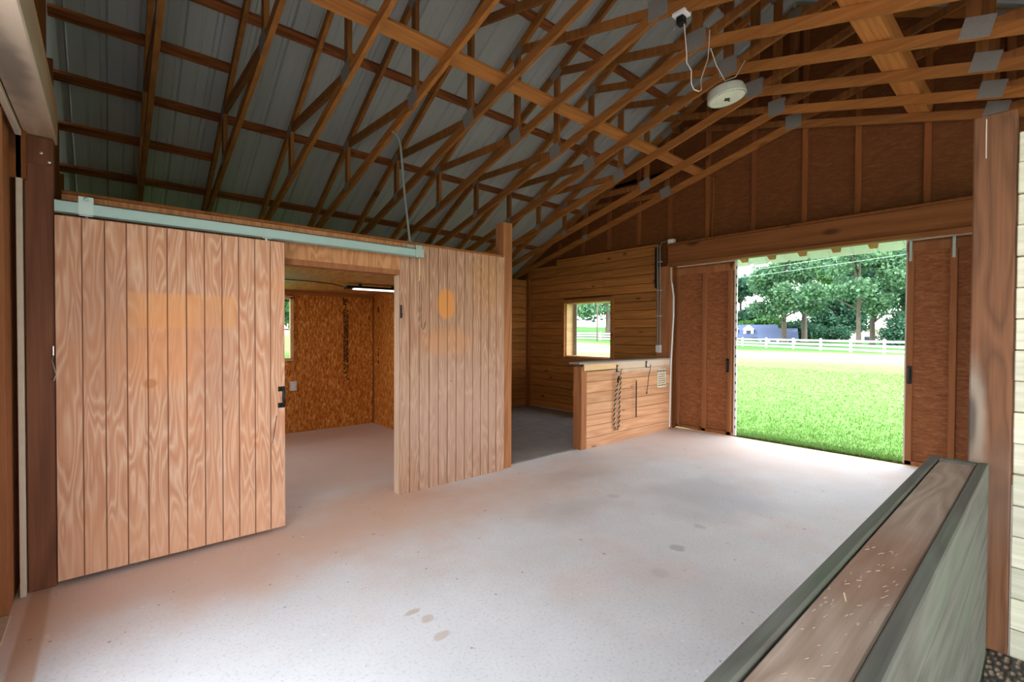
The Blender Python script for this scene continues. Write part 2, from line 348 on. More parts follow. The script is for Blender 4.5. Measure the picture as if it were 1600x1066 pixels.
# ------------------------------------------------------------------ mesh helpers
class MB:
    def __init__(s): s.v = []; s.f = []; s.r = []; s.sm = []
    def add(s, vs, fs, rnd=None, smooth=False):
        k = len(s.v); s.v += [tuple(v) for v in vs]
        rnd = random.random() if rnd is None else rnd
        for f in fs: s.f.append(tuple(i + k for i in f)); s.r.append(rnd); s.sm.append(smooth)
        return s
    def box(s, a, b, bev=0.0, rnd=None):
        x0, x1 = sorted((a[0], b[0])); y0, y1 = sorted((a[1], b[1])); z0, z1 = sorted((a[2], b[2]))
        c = Vector(((x0 + x1) / 2, (y0 + y1) / 2, (z0 + z1) / 2)); h = Vector(((x1 - x0) / 2, (y1 - y0) / 2, (z1 - z0) / 2))
        return s.obox(c, (1, 0, 0), (0, 1, 0), (0, 0, 1), h, bev, rnd)
    def obox(s, c, ax, ay, az, h, bev=0.0, rnd=None):
        c, ax, ay, az = Vector(c), Vector(ax), Vector(ay), Vector(az)
        P = lambda x, y, z: c + ax * x + ay * y + az * z
        hx, hy, hz = h; b = min(bev, hx * .9, hy * .9, hz * .9)
        if b <= 0:
            vs = [P(sx * hx, sy * hy, sz * hz) for sz in (-1, 1) for sy in (-1, 1) for sx in (-1, 1)]
            fs = [(0, 2, 3, 1), (4, 5, 7, 6), (0, 1, 5, 4), (2, 6, 7, 3), (0, 4, 6, 2), (1, 3, 7, 5)]
            return s.add(vs, fs, rnd)
        bm = bmesh.new(); bmesh.ops.create_cube(bm, size=2)
        for v in bm.verts: v.co = Vector((v.co.x * hx, v.co.y * hy, v.co.z * hz))
        bmesh.ops.bevel(bm, geom=bm.edges[:], offset=b, segments=1, affect='EDGES')
        vs = [P(*v.co) for v in bm.verts]; fs = [[v.index for v in f.verts] for f in bm.faces]
        bm.free(); return s.add(vs, fs, rnd)
    def bar(s, p, q, w, h, side=(1, 0, 0), bev=0.0, rnd=None):
        """board from p to q; w is its size along 'side', h across"""
        p, q = Vector(p), Vector(q); d = (q - p); L = d.length; d /= L
        sd = Vector(side); sd = (sd - d * sd.dot(d)).normalized(); o = d.cross(sd)
        return s.obox((p + q) / 2, d, sd, o, (L / 2, w / 2, h / 2), bev, rnd)
    def poly(s, pts, ext, rnd=None):
        """extrude planar polygon pts along vector ext"""
        n = len(pts); e = Vector(ext); P = [Vector(p) for p in pts]
        vs = P + [p + e for p in P]
        fs = [tuple(range(n))[::-1], tuple(range(n, 2 * n))] + [(i, (i + 1) % n, n + (i + 1) % n, n + i) for i in range(n)]
        return s.add(vs, fs, rnd)
    def tube(s, pts, r, seg=8, rnd=None, cap=True, closed=False):
        pts = [Vector(p) for p in pts]; n = len(pts); vs = []; fs = []
        rr = r if hasattr(r, '__len__') else [r] * n
        prev = None
        for i, p in enumerate(pts):
            if closed: d = pts[(i + 1) % n] - pts[i - 1]
            else: d = pts[min(i + 1, n - 1)] - pts[max(i - 1, 0)]
            d = d.normalized()
            a = Vector((0, 0, 1)) if abs(d.z) < .9 else Vector((1, 0, 0))
            u = (prev - d * prev.dot(d)).normalized() if prev is not None else d.cross(a).normalized()
            prev = u; w = d.cross(u)
            for k in range(seg):
                t_ = 2 * math.pi * k / seg
                vs.append(p + (u * math.cos(t_) + w * math.sin(t_)) * rr[i])
        m = n if closed else n - 1
        for i in range(m):
            j = (i + 1) % n
            for k in range(seg):
                l = (k + 1) % seg
                fs.append((i * seg + k, i * seg + l, j * seg + l, j * seg + k))
        if cap and not closed: fs += [tuple(range(seg))[::-1], tuple(range((n - 1) * seg, n * seg))]
        return s.add(vs, fs, rnd, True)
    def lathe(s, prof, c=(0, 0, 0), ax=(0, 0, 1), seg=32, rnd=None, smooth=True):
        c = Vector(c); ax = Vector(ax).normalized(); a = Vector((1, 0, 0)) if abs(ax.x) < .9 else Vector((0, 1, 0))
        u = ax.cross(a).normalized(); w = ax.cross(u); vs = []; fs = []
        for r_, z in prof:
            for k in range(seg):
                t_ = 2 * math.pi * k / seg; vs.append(c + ax * z + (u * math.cos(t_) + w * math.sin(t_)) * r_)
        for i in range(len(prof) - 1):
            for k in range(seg):
                l = (k + 1) % seg; fs.append((i * seg + k, i * seg + l, (i + 1) * seg + l, (i + 1) * seg + k))
        fs += [tuple(range(seg))[::-1], tuple(range((len(prof) - 1) * seg, len(prof) * seg))]
        return s.add(vs, fs, rnd, smooth)
    def build(s, name, mat, parent=None):
        me = bpy.data.meshes.new(name); me.from_pydata(s.v, [], s.f); me.validate()
        bm = bmesh.new(); bm.from_mesh(me); bmesh.ops.recalc_face_normals(bm, faces=bm.faces[:]); bm.to_mesh(me); bm.free()
        if len(me.polygons) == len(s.r):
            at = me.attributes.new('rnd', 'FLOAT', 'FACE'); at.data.foreach_set('value', s.r)
            me.polygons.foreach_set('use_smooth', s.sm)
        if any(s.sm):
            try: me.set_sharp_from_angle(angle=R(40))
            except Exception: pass
        me.materials.append(M[mat] if isinstance(mat, str) else mat)
        o = bpy.data.objects.new(name, me); COL.objects.link(o)
        if parent is not None:
            o.parent = parent
            o.matrix_parent_inverse = Matrix.Identity(4)
            if parent.type == 'EMPTY' or parent.location.length > 0:
                pass
        return o

def tag(o, label=None, cat=None, group=None, kind=None):
    if label: o['label'] = label
    if cat: o['category'] = cat
    if group: o['group'] = group
    if kind: o['kind'] = kind
    return o
def empty(name, loc, label=None, cat=None, group=None):
    o = bpy.data.objects.new(name, None); o.empty_display_size = 0.1; COL.objects.link(o); o.location = loc
    o.matrix_basis = Matrix.Translation(Vector(loc))
    return tag(o, label, cat, group)
def part(mb, name, mat, parent, label=None):
    """mesh given in world coordinates becomes a child of an Empty (or mesh) placed somewhere else"""
    o = mb.build(name, mat, parent)
    p = parent; off = Vector((0, 0, 0))
    while p is not None: off += Vector(p.location); p = p.parent
    if off.length > 0: o.location = -off
    if label: o['label'] = label
    return o
def struct(mb, name, mat, parent=None):
    o = mb.build(name, mat, None)
    o['kind'] = 'structure'
    if parent is not None:
        o.parent = parent
        del o['kind']
    return o
def children(o): return [c for c in list(COL.objects) if c.parent == o]

# ------------------------------------------------------------------ barn dimensions
XN, XF = -0.34, 6.60          # near and far gable, inner faces
YS = 3.85                     # stall front plane
YL, YRT = 7.75, -3.45         # eaves
YC = 2.15                     # ridge
roofz = lambda y: 5.60 - 0.54 * abs(y - YC)      # underside of the purlins
chordz = lambda y: 4.07 - 0.272 * abs(y - YC)    # underside of bottom chords

# ---- floor
mb = MB(); mb.box((-0.42, YRT, -0.15), (6.80, 3.93, 0.0)); mb.box((-0.30, 3.93, -0.15), (3.36, 7.45, 0.0)); mb.box((3.36, 3.93, -0.15), (6.72, 7.45, -0.02))
fl = struct(mb, 'floor', 'concrete')
mb = MB()
for (x0, x1) in ((3.40, 4.98), (4.99, 6.575)):
    for (y0, y1) in ((3.96, 5.50), (5.51, 7.10)): mb.box((x0, y0, -0.02), (x1, y1, 0.0), 0.004)
mo = mb.build('rubber_mat', 'mat_rubber'); tag(mo, 'grey rubber matting covering the floor of the stall past the left post', 'mat')
mb = MB(); mb.box((1.0, -3.3, 0.0), (3.066, 0.168, 0.018), 0.004)
tag(mb.build('rubber_mat', 'mat_tread'), 'dark textured rubber mat behind the low grey-green wall at right', 'mat')
mb = MB(); mb.box((-0.42, 0.45, 0.0), (-0.385, 3.47, 0.012)); tag(mb.build('threshold_strip', 'trim_wood_white'), 'chipped whitish strip across the near doorway at lower left', 'threshold')

# ---- roof
def roof_side(sgn):
    mb = MB(); th = 0.003
    xs = []; x = -0.75
    while x < 7.35:
        xs += [(x, 0), (x + .085, 0), (x + .095, .006), (x + .105, .006), (x + .115, 0), (x + .19, 0), (x + .205, .022), (x + .235, .022), (x + .25, 0)]
        x += 0.26
    xs.append((x, 0))
    y0, y1 = YC, (YL + 0.25 if sgn > 0 else YRT - 0.25)
    z0, z1 = 5.60 + .04, 5.60 + .04 - .54 * abs(y1 - YC)
    vs = []; fs = []
    for (xx, dz) in xs: vs += [(xx, y0, z0 + dz), (xx, y1, z1 + dz)]
    for i in range(len(xs) - 1): fs.append((2 * i, 2 * i + 1, 2 * i + 3, 2 * i + 2))
    mb.add(vs, fs); return mb
mb = roof_side(1); m2 = roof_side(-1); mb.add(m2.v, m2.f)
ro = struct(mb, 'ceiling', 'roof_metal')
sol = ro.modifiers.new('thickness', 'SOLIDIFY'); sol.thickness = 0.003; sol.offset = 1

# purlins: each a thing
def purlin(y, x0, x1, label):
    z = roofz(y) + .019; s = -.54 if y > YC else .54
    n = Vector((0, -s, 1)).normalized(); d = Vector((0, 1, s)).normalized()
    mb = MB(); mb.obox(((x0 + x1) / 2, y, z), (1, 0, 0), d, n, ((x1 - x0) / 2, 0.045, 0.019), 0.002)
    o = mb.build('roof_purlin', 'purlin_wood'); tag(o, label, 'purlin', 'roof purlins'); return o
names_l = ['nearest the ridge', 'second down from the ridge', 'third down from the ridge', 'fourth down from the ridge', 'fifth down from the ridge', 'lowest of all, by the eave']
for i, y in enumerate((2.60, 3.63, 4.68, 5.70, 6.70, 7.62)):
    purlin(y, -0.7, 7.3, 'brown purlin under the left roof slope, ' + names_l[i])
for i, y in enumerate((1.70, 0.67, -0.38, -1.40, -2.40, -3.32)):
    purlin(y, -0.7, 7.3, 'brown purlin under the right roof slope, ' + names_l[i])
for y, w_ in ((5.17, 'upper'), (6.20, 'lower')):
    o = purlin(y, -0.34, 0.90, 'short purlin between the gable and the second truss at far left, ' + w_ + ' of the two'); o['group'] = 'short gable purlins'; o.name = 'short_purlin'

# ---- trusses
def make_truss():
    root = empty('roof_truss', (0, 0, 0))
    W = 0.038; cw = 0.089
    def member(p, q, name, mat, h=cw):
        mb = MB(); mb.bar((0, p[0], p[1]), (0, q[0], q[1]), W, h); return mb.build(name, mat, root)
    c2 = cw / 2 * 1.035
    for s in (1, -1):
        Y = lambda d: YC + s * d
        member((Y(0.0), 4.07 + c2), (Y(5.45), 4.07 + c2 - .272 * 5.45), 'bottom_chord', 'truss_wood')
        member((Y(0.0), 5.60 - .05), (Y(5.72), 5.60 - .05 - .54 * 5.72), 'top_chord', 'truss_wood')
        tz = lambda d: 5.55 - .54 * d; bz = lambda d: 4.07 + c2 - .272 * d
        member((Y(1.76), bz(1.76)), (Y(1.76), tz(1.76)), 'web', 'web_wood', 0.075)
        member((Y(3.38), bz(3.38)), (Y(3.38), tz(3.38)), 'web', 'web_wood', 0.075)
        member((Y(0.06), bz(0.0) + .03), (Y(1.72), tz(1.72) - .03), 'web', 'web_wood', 0.075)
        member((Y(1.82), bz(1.82) + .03), (Y(3.34), tz(3.34) - .03), 'web', 'web_wood', 0.075)
        for (yy, zz, rot, a, b) in ((Y(1.78), bz(1.76) + .03, -s * .266, .085, .075), (Y(3.38), bz(3.38) + .02, -s * .266, .05, .045), (Y(1.76), tz(1.76) - .03, -s * .495, .085, .05), (Y(3.38), tz(3.38) - .03, -s * .495, .07, .045)):
            mb = MB(); ay = Vector((0, math.cos(rot), math.sin(rot))); az = Vector((0, -math.sin(rot), math.cos(rot)))
            for sx in (-1, 1): mb.obox((sx * (W / 2 + .001), yy, zz), (1, 0, 0), ay, az, (.001, a, b))
            mb.build('nail_plate', 'nail_plate_metal', root)
    member((YC, 4.07 + c2), (YC, 5.5), 'web', 'web_wood', 0.089)
    mb = MB()
    for sx in (-1, 1): mb.box((sx * (W / 2 + .001) - .001, YC - .09, 4.06 + .005), (sx * (W / 2 + .001) + .001, YC + .09, 4.24))
    mb.build('nail_plate', 'nail_plate_metal', root)
    mb = MB()
    for sx in (-1, 1): mb.box((sx * (W / 2 + .001) - .001, YC - .08, 5.40), (sx * (W / 2 + .001) + .001, YC + .08, 5.54))
    mb.build('nail_plate', 'nail_plate_metal', root)
    return root
truss = make_truss()
tkids = children(truss)
TX = [0.28, 0.915, 1.55, 2.185, 2.82, 3.455, 4.09, 4.725, 5.36, 5.995, 6.55]
TL = ['nearest the camera, at far left', 'second from the camera, at left', 'third from the camera, left of the conduit',
      'touched by the bent grey conduit', 'fifth from the camera', 'carrying the black plug and socket',
      'on the near side of the lamp', 'just behind the round lamp', 'third from the far gable wall',
      'second from the far gable wall', 'standing against the far gable wall']
for i, x in enumerate(TX):
    if i == 0: r_ = truss
    else:
        r_ = truss.copy(); COL.objects.link(r_)
        for k in tkids:
            c = k.copy(); COL.objects.link(c); c.parent = r_
    r_.location = (x, 0, 0)
    tag(r_, 'scissor roof truss of brown timber, ' + TL[i], 'roof truss', 'scissor trusses')

# lateral braces lying on the bottom chords
def brace(y, x0, x1, label, wid=0.14, side=1):
    z = chordz(y) + .0925 + .004
    s = -.272 if y > YC else .272
    n = Vector((0, -s, 1)).normalized(); d = Vector((0, 1, s)).normalized()
    mb = MB(); c = Vector(((x0 + x1) / 2, y, z)) + n * .02
    mb.obox(c, (1, 0, 0), d, n, ((x1 - x0) / 2, wid / 2, .019), .003)
    o = mb.build('flat_board', 'brace_wood')
    mb = MB(); mb.obox(c + n * .064 + d * (side * (wid / 2 - .02)), (1, 0, 0), d, n, ((x1 - x0) / 2, .019, .044), .003)
    e = empty('lateral_brace', ((x0 + x1) / 2, y, z), label, 'brace')
    o.parent = e; o.location = -Vector(e.location)
    part(mb, 'stiffener_board', 'brace_wood', e)
brace(3.40, -0.3, 6.62, 'long light brown brace lying along the trusses left of the round lamp')
brace(0.95, -0.3, 6.60, 'wide light brown brace lying along the trusses at upper right', 0.19, -1)

# ---- far gable wall
mb = MB()
X0, X1 = 6.70, 6.78
def far_poly(y0, y1, z0):
    mb.poly([(X0, y0, z0), (X0, y1, z0), (X0, y1, roofz(y1)), ] + ([(X0, YC, roofz(YC))] if y0 < YC < y1 else []) + [(X0, y0, roofz(y0))], (X1 - X0, 0, 0))
far_poly(YRT, 0.44, 0.0); far_poly(0.44, 3.86, 2.62)
mb.box((X0, 3.86, 0), (X1, 4.9975, 5.6 - .54 * (4.9975 - YC)))
mb.poly([(X0, 3.86, 0), (X0, 5.06, 0), (X0, 5.06, roofz(5.06)), (X0, 3.86, roofz(3.86))], (X1 - X0, 0, 0)) if False else None
mb.box((X0, 4.9975, 0), (X1, 6.08, 1.04)); far_poly(4.9975, 6.08, 2.06)
far_poly(6.08, 7.56, 0.0)
mb.poly([(X0, 3.86, 4.0), (X0, 4.9975, 4.0), (X0, 4.9975, roofz(4.9975)), (X0, 3.86, roofz(3.86))], (X1 - X0, 0, 0))
wf = struct(mb, 'wall_far', 'osb_dark')
for y in (-2.6, -2.0, -1.4, -0.8, -0.2, 0.28, 0.885, 1.50, 2.055, 2.67, 3.32, 3.93, 4.5, 5.1, 5.7, 6.3, 6.9):
    mb = MB(); z0 = 2.84 if y > 0.45 and y < 4.0 else (2.95 if y > 4 else 0.0)
    zt = roofz(y) - .12
    if zt - z0 > .15:
        mb.box((6.66, y - .03, z0), (6.70, y + .03, zt)); mb.build('wall_stud', 'stud_wood', wf)
# stall boarding on the far wall, left part
mb = MB(); z = 0.0; k = 0
while z < 2.88:
    h = 0.1435; z1 = min(z + h - .007, 2.90)
    ymax = 7.12; ymin = 4.10
    if z1 > 1.02 and z < 2.08:
        mb.box((XF, 6.10, z), (6.655, ymax, z1), .004); mb.box((XF, ymin, z), (6.655, 4.98, z1), .004)
    else:
        if z > 2.55:
            mb.box((XF, ymin, z), (6.655, 6.3, z1), .004); mb.box((XF, 6.3, z), (6.655, ymax, min(z1, 2.8)), .004) if z < 2.78 else None
        else:
            j = 4.9 + random.random() * 1.2
            mb.box((XF, ymin, z), (6.655, j, z1), .004); mb.box((XF, j, z), (6.655, ymax, z1), .004)
    z += h
o = mb.build('stall_boarding', 'stall_plank', wf)
mb = MB(); z = 0.0
while z < 2.55:
    mb.box((3.42, 7.12, z), (6.655, 7.16, z + .1365), .004); z += .1435
struct(mb, 'wall_left', 'stall_plank_x')
mb = MB(); mb.box((6.56, 7.04, 0), (6.60, 7.12, 2.6)); mb.build('corner_batten', 'stud_wood', wf)
# tack-room/stall divider (boards toward the stall, OSB toward the tack room)
mb = MB(); z = 0.0
while z < 2.3:
    mb.box((3.37, 4.03, z), (3.41, 7.12, z + .1405), .003); z += .1435
dv = struct(mb, 'wall_divider', 'stall_plank')
mb = MB(); mb.box((3.29, 3.95, 0), (3.35, 7.30, 2.12)); mb.build('panel', 'osb_room', dv)
mb = MB(); yo0, yo1 = 7.52, 7.56
mb.box((-0.44, yo0, 0), (0.15, yo1, 2.75)); mb.box((2.10, yo0, 0), (6.78, yo1, 2.75)); mb.box((0.15, yo0, 0), (2.10, yo1, 1.05)); mb.box((0.15, yo0, 2.05), (2.10, yo1, 2.75))
struct(mb, 'wall_outer', 'osb_dark')
# door trim at the far opening, left jamb
mb = MB(); mb.box((6.585, 3.875, 0), (6.70, 4.09, 2.53), .004); tag(mb.build('trim_1', 'door_stud_wood'), kind='structure')
mb = MB(); mb.box((6.60, 0.30, 0), (6.70, 0.46, 2.53), .004); tag(mb.build('trim_2', 'door_stud_wood'), kind='structure')

# window in the far stall wall
w1 = empty('window_1', (6.62, 5.54, 1.08)); w1['kind'] = 'structure'
mb = MB(); a, b, c_, d = 5.0, 6.08, 1.04, 2.06
mb.box((6.585, a, c_ - .07), (6.64, b, c_), .003); mb.box((6.585, a - .0, d), (6.64, b, d + .06), .003)
mb.box((6.585, a - .075, c_ - .07), (6.64, a, d + .06), .003); mb.box((6.585, b, c_ - .07), (6.64, b + .06, d + .06), .003)
part(mb, 'window_frame', 'stall_plank', w1)
mb = MB(); mb.box((6.64, a, c_), (6.86, a + .02, d)); mb.box((6.64, b - .02, c_), (6.86, b, d)); mb.box((6.64, a, c_), (6.86, b, c_ + .02)); mb.box((6.64, a, d - .02), (6.86, b, d))
part(mb, 'window_jamb', 'pale_wood', w1)
mb = MB(); mb.box((6.83, b - .10, c_ + .02), (6.85, b - .02, d - .02), .002); part(mb, 'window_shutter_edge', 'grey_cap', w1)

# header beam over the far doorway
mb = MB(); mb.box((6.575, -3.3, 2.56), (6.66, 3.90, 2.84), .005)
hb = mb.build('header_beam', 'header_wood'); tag(hb, 'wide brown timber header above the far doorway', 'beam')
mb = MB(); mb.box((6.52, 0.30, 2.515), (6.66, 3.88, 2.56), .004); mb.build('soffit_board', 'header_wood', hb)
mb = MB(); mb.box((6.53, -3.3, 2.84), (6.66, 3.90, 2.865), .003); mb.build('top_plate', 'stud_wood', hb)

# far sliding doors (outside the wall)
def slide_door(y0, y1, label, edge_white, studs, handle_y, xo=6.82):
    e = empty('barn_door', (xo, (y0 + y1) / 2, 0.03), label, 'door', 'sliding doors of the far doorway')
    mb = MB(); mb.box((xo + .045, y0, 0.006), (xo + .06, y1, 2.53)); part(mb, 'door_skin', 'osb_door', e)
    for s in studs:
        mb = MB(); mb.box((xo, s - .028, 0.006), (xo + .045, s + .028, 2.40), .002); part(mb, 'door_stud', 'door_stud_wood', e)
    mb = MB(); mb.box((xo, y0, 2.40), (xo + .045, y1, 2.50), .002); part(mb, 'top_rail', 'door_stud_wood', e)
    mb = MB(); mb.box((xo, y0, 0.006), (xo + .045, y1, 0.05), .002); part(mb, 'bottom_rail', 'door_stud_wood', e)
    # outer corrugated metal skin: its folded edge shows at the meeting stile
    ye = y0 if edge_white < 0 else y1; s = edge_white
    mb = MB(); mb.box((xo + .062, y0, 0.006), (xo + .07, y1, 2.55)); z = .08
    mb.box((xo + .04, ye, 0.006), (xo + .07, ye + s * (.034 if s < 0 else .014), 2.55))
    while z < 2.5: mb.box((xo + .07, y0, z), (xo + .085, y1, z + .03)); z += .17
    part(mb, 'metal_skin', 'white_trim', e)
    mb = MB(); z = .1
    while z < 2.5 and s < 0: mb.poly([(xo + .038, ye - .035, z), (xo + .038, ye - .035, z + .06), (xo + .038, ye - .016, z + .03)], (.003, 0, 0)); z += .128
    if mb.f: part(mb, 'edge_notches', 'dark_mark', e)
    mb = MB(); hz = 1.02
    mb.box((xo - .012, handle_y - .012, hz - .10), (xo + .002, handle_y + .03 , hz + .10), .004); mb.box((xo - .04, handle_y, hz - .07), (xo - .012, handle_y + .018, hz + .07), .006)
    part(mb, 'door_handle', 'black_metal', e)
    return e
slide_door(3.00, 3.98, 'left sliding barn door of bare brown sheathing at the far doorway', -1, (3.05, 3.43, 3.87), 3.06)
e = slide_door(-0.35, 1.07, 'right sliding barn door of bare brown sheathing beside the brown post', 1, (1.035, 0.68, 0.05, -0.3), 1.02)
for y in (1.035, 0.68):
    mb = MB(); mb.box((6.805, y - .012, 2.30), (6.822, y + .012, 2.53)); part(mb, 'hanger_strap', 'galvanised', e)

# ---- near gable wall (behind the post): opening, lintel, studs
mb = MB(); XA, XB = -0.44, -0.42
def near_poly(y0, y1, z0):
    mb.poly([(XA, y0, z0), (XA, y1, z0), (XA, y1, roofz(y1))] + ([(XA, YC, roofz(YC))] if y0 < YC < y1 else []) + [(XA, y0, roofz(y0))], (XB - XA, 0, 0))
near_poly(3.84, 4.9, 0); near_poly(6.5, 7.56, 0); near_poly(4.9, 6.5, 2.0); mb.box((XA, 4.9, 0), (XB, 6.5, 1.0)); near_poly(YRT, 3.84, 2.6)  # tack room opening and open right bay added to admit light
wnr = struct(mb, 'wall_near', 'osb_dark')
for y in np.arange(-2.9, 7.4, 0.6):
    y = float(y); z0 = 2.82 if y < 3.9 else 0.0
    if 3.7 < y < 4.0: z0 = 2.3
    if 4.8 < y < 6.5: z0 = 2.1
    if roofz(y) - .1 > z0 + .2:
        mb = MB(); mb.box((-0.42, y - .02, z0), (-0.33, y + .02, roofz(y) - .05)); mb.build('wall_stud', 'stud_wood', wnr)
mb = MB(); mb.box((-0.345, 0.35, 2.56), (-0.215, 3.86, 2.80), .006)
lt = mb.build('lintel_beam', 'lintel_wood'); tag(lt, 'heavy weathered timber lintel crossing the upper left corner', 'beam')
mb = MB(); mb.box((-0.345, 3.72, 0.0), (-0.226, 3.86, 2.56), .006)
pl = mb.build('door_post', 'dark_post_wood'); tag(pl, 'dark reddish brown post at far left under the lintel', 'post')
mb = MB(); mb.box((-0.345, 3.714, 2.40), (-0.226, 3.72, 2.545), .001); mb.build('joist_plate', 'dark_post_wood', pl)
mb = MB()
for x, z in ((-0.275, 2.465), (-0.242, 2.42)):
    mb = MB(); mb.lathe([(.008, 0), (.008, .003), (.003, .005)], (x, 3.714, z), (0, -1, 0), 10); mb.build('bolt', 'bolt_metal', pl)
mb = MB(); mb.tube([(-.232, 3.712, 1.38), (-.232, 3.700, 1.38), (-.232, 3.698, 1.33)], .004, 6); mb.tube([(-.232, 3.70, 1.335), (-.238, 3.695, 1.30), (-.230, 3.69, 1.26), (-.223, 3.69, 1.22), (-.232, 3.69, 1.185), (-.242, 3.69, 1.20)], .004, 6)
tag(mb.build('wire_hook', 'bolt_metal'), 'small metal wire hook on the dark post at far left', 'hook')
mb = MB(); mb.box((-0.372, 3.68, 0.0), (-0.347, 3.72, 2.55), .003); mb.box((-0.372, 0.35, 2.53), (-0.347, 3.72, 2.56), .003)
tag(mb.build('trim_3', 'trim_wood_white'), kind='structure')
mb = MB(); mb.box((-0.345, 0.20, 0.0), (-0.205, 0.34, 2.56), .006); tag(mb.build('door_post', 'dark_post_wood'), 'brown post at the right end of the near doorway', 'post')
# near sliding door, standing open outside the wall
e = empty('barn_door', (-0.50, 3.5, 0.0), 'near sliding barn door seen edge-on at the far left border', 'door')
mb = MB(); mb.box((-0.56, 2.3, -0.02), (-0.545, 5.6, 2.62)); part(mb, 'door_skin', 'osb_door', e)
for s_ in (2.40, 3.30): 
    mb = MB(); mb.box((-0.545, s_ - .045, -0.02), (-0.455, s_, 2.60), .002); part(mb, 'door_stud', 'door_stud_wood', e)
mb = MB(); mb.box((-0.43, 3.48, -0.02), (-0.395, 3.96, 2.60), .002); part(mb, 'door_stile', 'door_stud_wood', e)
mb = MB(); mb.box((-0.545, 2.3, 2.45), (-0.455, 5.6, 2.60), .002); part(mb, 'top_rail', 'door_stud_wood', e)

# ---- tack room front wall (grooved plywood)
def grooved(mb, x0, x1, z0, z1, y0, y1, first=None, pitch=0.1016, groove=0.009, core=None):
    mb.box((x0, y0 + .006, z0), (x1, y0 + .0065, z1), rnd=.31) if core is None else core.box((x0, y0 + .0062, z0), (x1, y1, z1), rnd=.31)
    edges = [x0]; x = first if first else x0 + pitch
    while x < x1 - .02: edges.append(x); x += pitch
    edges.append(x1)
    for a, b in zip(edges[:-1], edges[1:]):
        mb.box((a + (groove / 2 if a > x0 else 0), y0, z0), (b - (groove / 2 if b < x1 else 0), y0 + .006, z1), rnd=.31)
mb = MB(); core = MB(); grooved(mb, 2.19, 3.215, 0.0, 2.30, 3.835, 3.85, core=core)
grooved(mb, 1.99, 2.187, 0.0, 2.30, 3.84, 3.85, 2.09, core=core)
wl_ = struct(mb, 'wall_front', 'wall_ply'); core.build('panel_shade_core', 'groove_shade_wood', wl_)  # dark core paints shade into the wall grooves
mb = MB(); mb.box((1.988, 3.85, 0), (2.03, 3.945, 2.0)); mb.box((3.17, 3.85, 0), (3.215, 3.945, 2.3)); mb.box((-0.2, 3.85, 0), (0.92, 3.95, 2.3)); mb.build('framing', 'frame_wood', wl_)
mb = MB(); mb.box((-0.2, 3.84, 2.03), (1.99, 3.85, 2.28), rnd=.3); mb.box((-0.2, 3.84, 0), (0.90, 3.85, 2.03), rnd=.3); mb.build('header_panel', 'header_ply', wl_)
mb = MB(); mb.box((-0.2, 3.825, 2.28), (3.2, 3.95, 2.30), .002); mb.build('top_edge_board', 'stud_wood', wl_)
mb = MB(); mb.box((0.90, 3.835, 1.99), (1.99, 3.95, 2.035), .002); mb.build('opening_head', 'door_stud_wood', wl_)
mb = MB(); mb.box((2.178, 3.832, 1.95), (2.190, 3.836, 2.30)); mb.build('seam_strip', 'pale_wood', wl_)
# tack room inside
mb = MB(); zc = 2.09
mb.box((-0.34, 7.25, 0), (0.22, 7.30, zc)); mb.box((2.04, 7.25, 0), (3.29, 7.30, zc)); mb.box((0.22, 7.25, 0), (2.04, 7.30, 1.10)); mb.box((0.22, 7.25, 1.96), (2.04, 7.30, zc))
wb = struct(mb, 'wall_back', 'osb_room')
mb = MB(); mb.box((-0.26, 7.21, 2.03), (3.29, 7.25, 2.09), .002); mb.build('top_batten', 'brace_wood', wb)
mb = MB(); mb.box((3.27, 7.23, 0), (3.29, 7.25, 2.03)); mb.build('corner_batten', 'stud_wood', wb)
for (yy, x0_) in ((7.248, 2.83),):
    mb = MB()
    z = 0.72
    while z < 2.0:
        for q in range(3):
            if random.random() < (0.95 if 1.0 < z < 1.75 else 0.5):
                xx = 2.79 + q * .028 + random.uniform(-.004, .004); hh = random.uniform(.010, .019)
                mb.box((xx, 7.2475, z), (xx + random.uniform(.022, .030), 7.2505, z + hh))
        z += .0215
    mb.build('stamped_lettering', 'ink', wb)
mb = MB(); mb.box((-0.34, 3.95, 0), (-0.28, 4.9, zc)); mb.box((-0.34, 6.5, 0), (-0.28, 7.25, zc)); mb.box((-0.34, 4.9, 0), (-0.28, 6.5, 1.0)); mb.box((-0.34, 4.9, 2.0), (-0.28, 6.5, zc)); struct(mb, 'wall_side', 'osb_room')  # unseen opening added in this wall to bring yard light into the room
mb = MB(); mb.box((-0.34, 3.95, zc), (3.35, 7.30, zc + .03)); struct(mb, 'ceiling_lower', 'osb_ceiling')
mb = MB(); z = .5
for z in (1.80, 1.2, 1.1, 0.98): mb.box((3.2885, 7.05 , z), (3.2905, 7.09, z + random.uniform(.03, .12)))
mb.build('ink_marks', 'ink', dv)
w2 = empty('window_2', (1.5, 7.27, 1.1)); w2['kind'] = 'structure'  # window widened out of view, behind the sliding door, for more room light
mb = MB(); mb.box((2.0, 7.20, 1.08), (2.045, 7.25, 1.99), .002); mb.box((0.2, 7.20, 1.08), (0.24, 7.25, 1.99), .002); mb.box((0.2, 7.20, 1.06), (2.045, 7.25, 1.10), .002); mb.box((0.2, 7.20, 1.96), (2.045, 7.25, 2.0), .002)
part(mb, 'window_frame', 'pale_wood', w2)
mb = MB(); mb.box((0.22, 7.30, 1.5), (2.04, 7.32, 1.53)); mb.box((1.15, 7.30, 1.1), (1.18, 7.32, 1.96)); part(mb, 'window_bar', 'white_trim', w2)
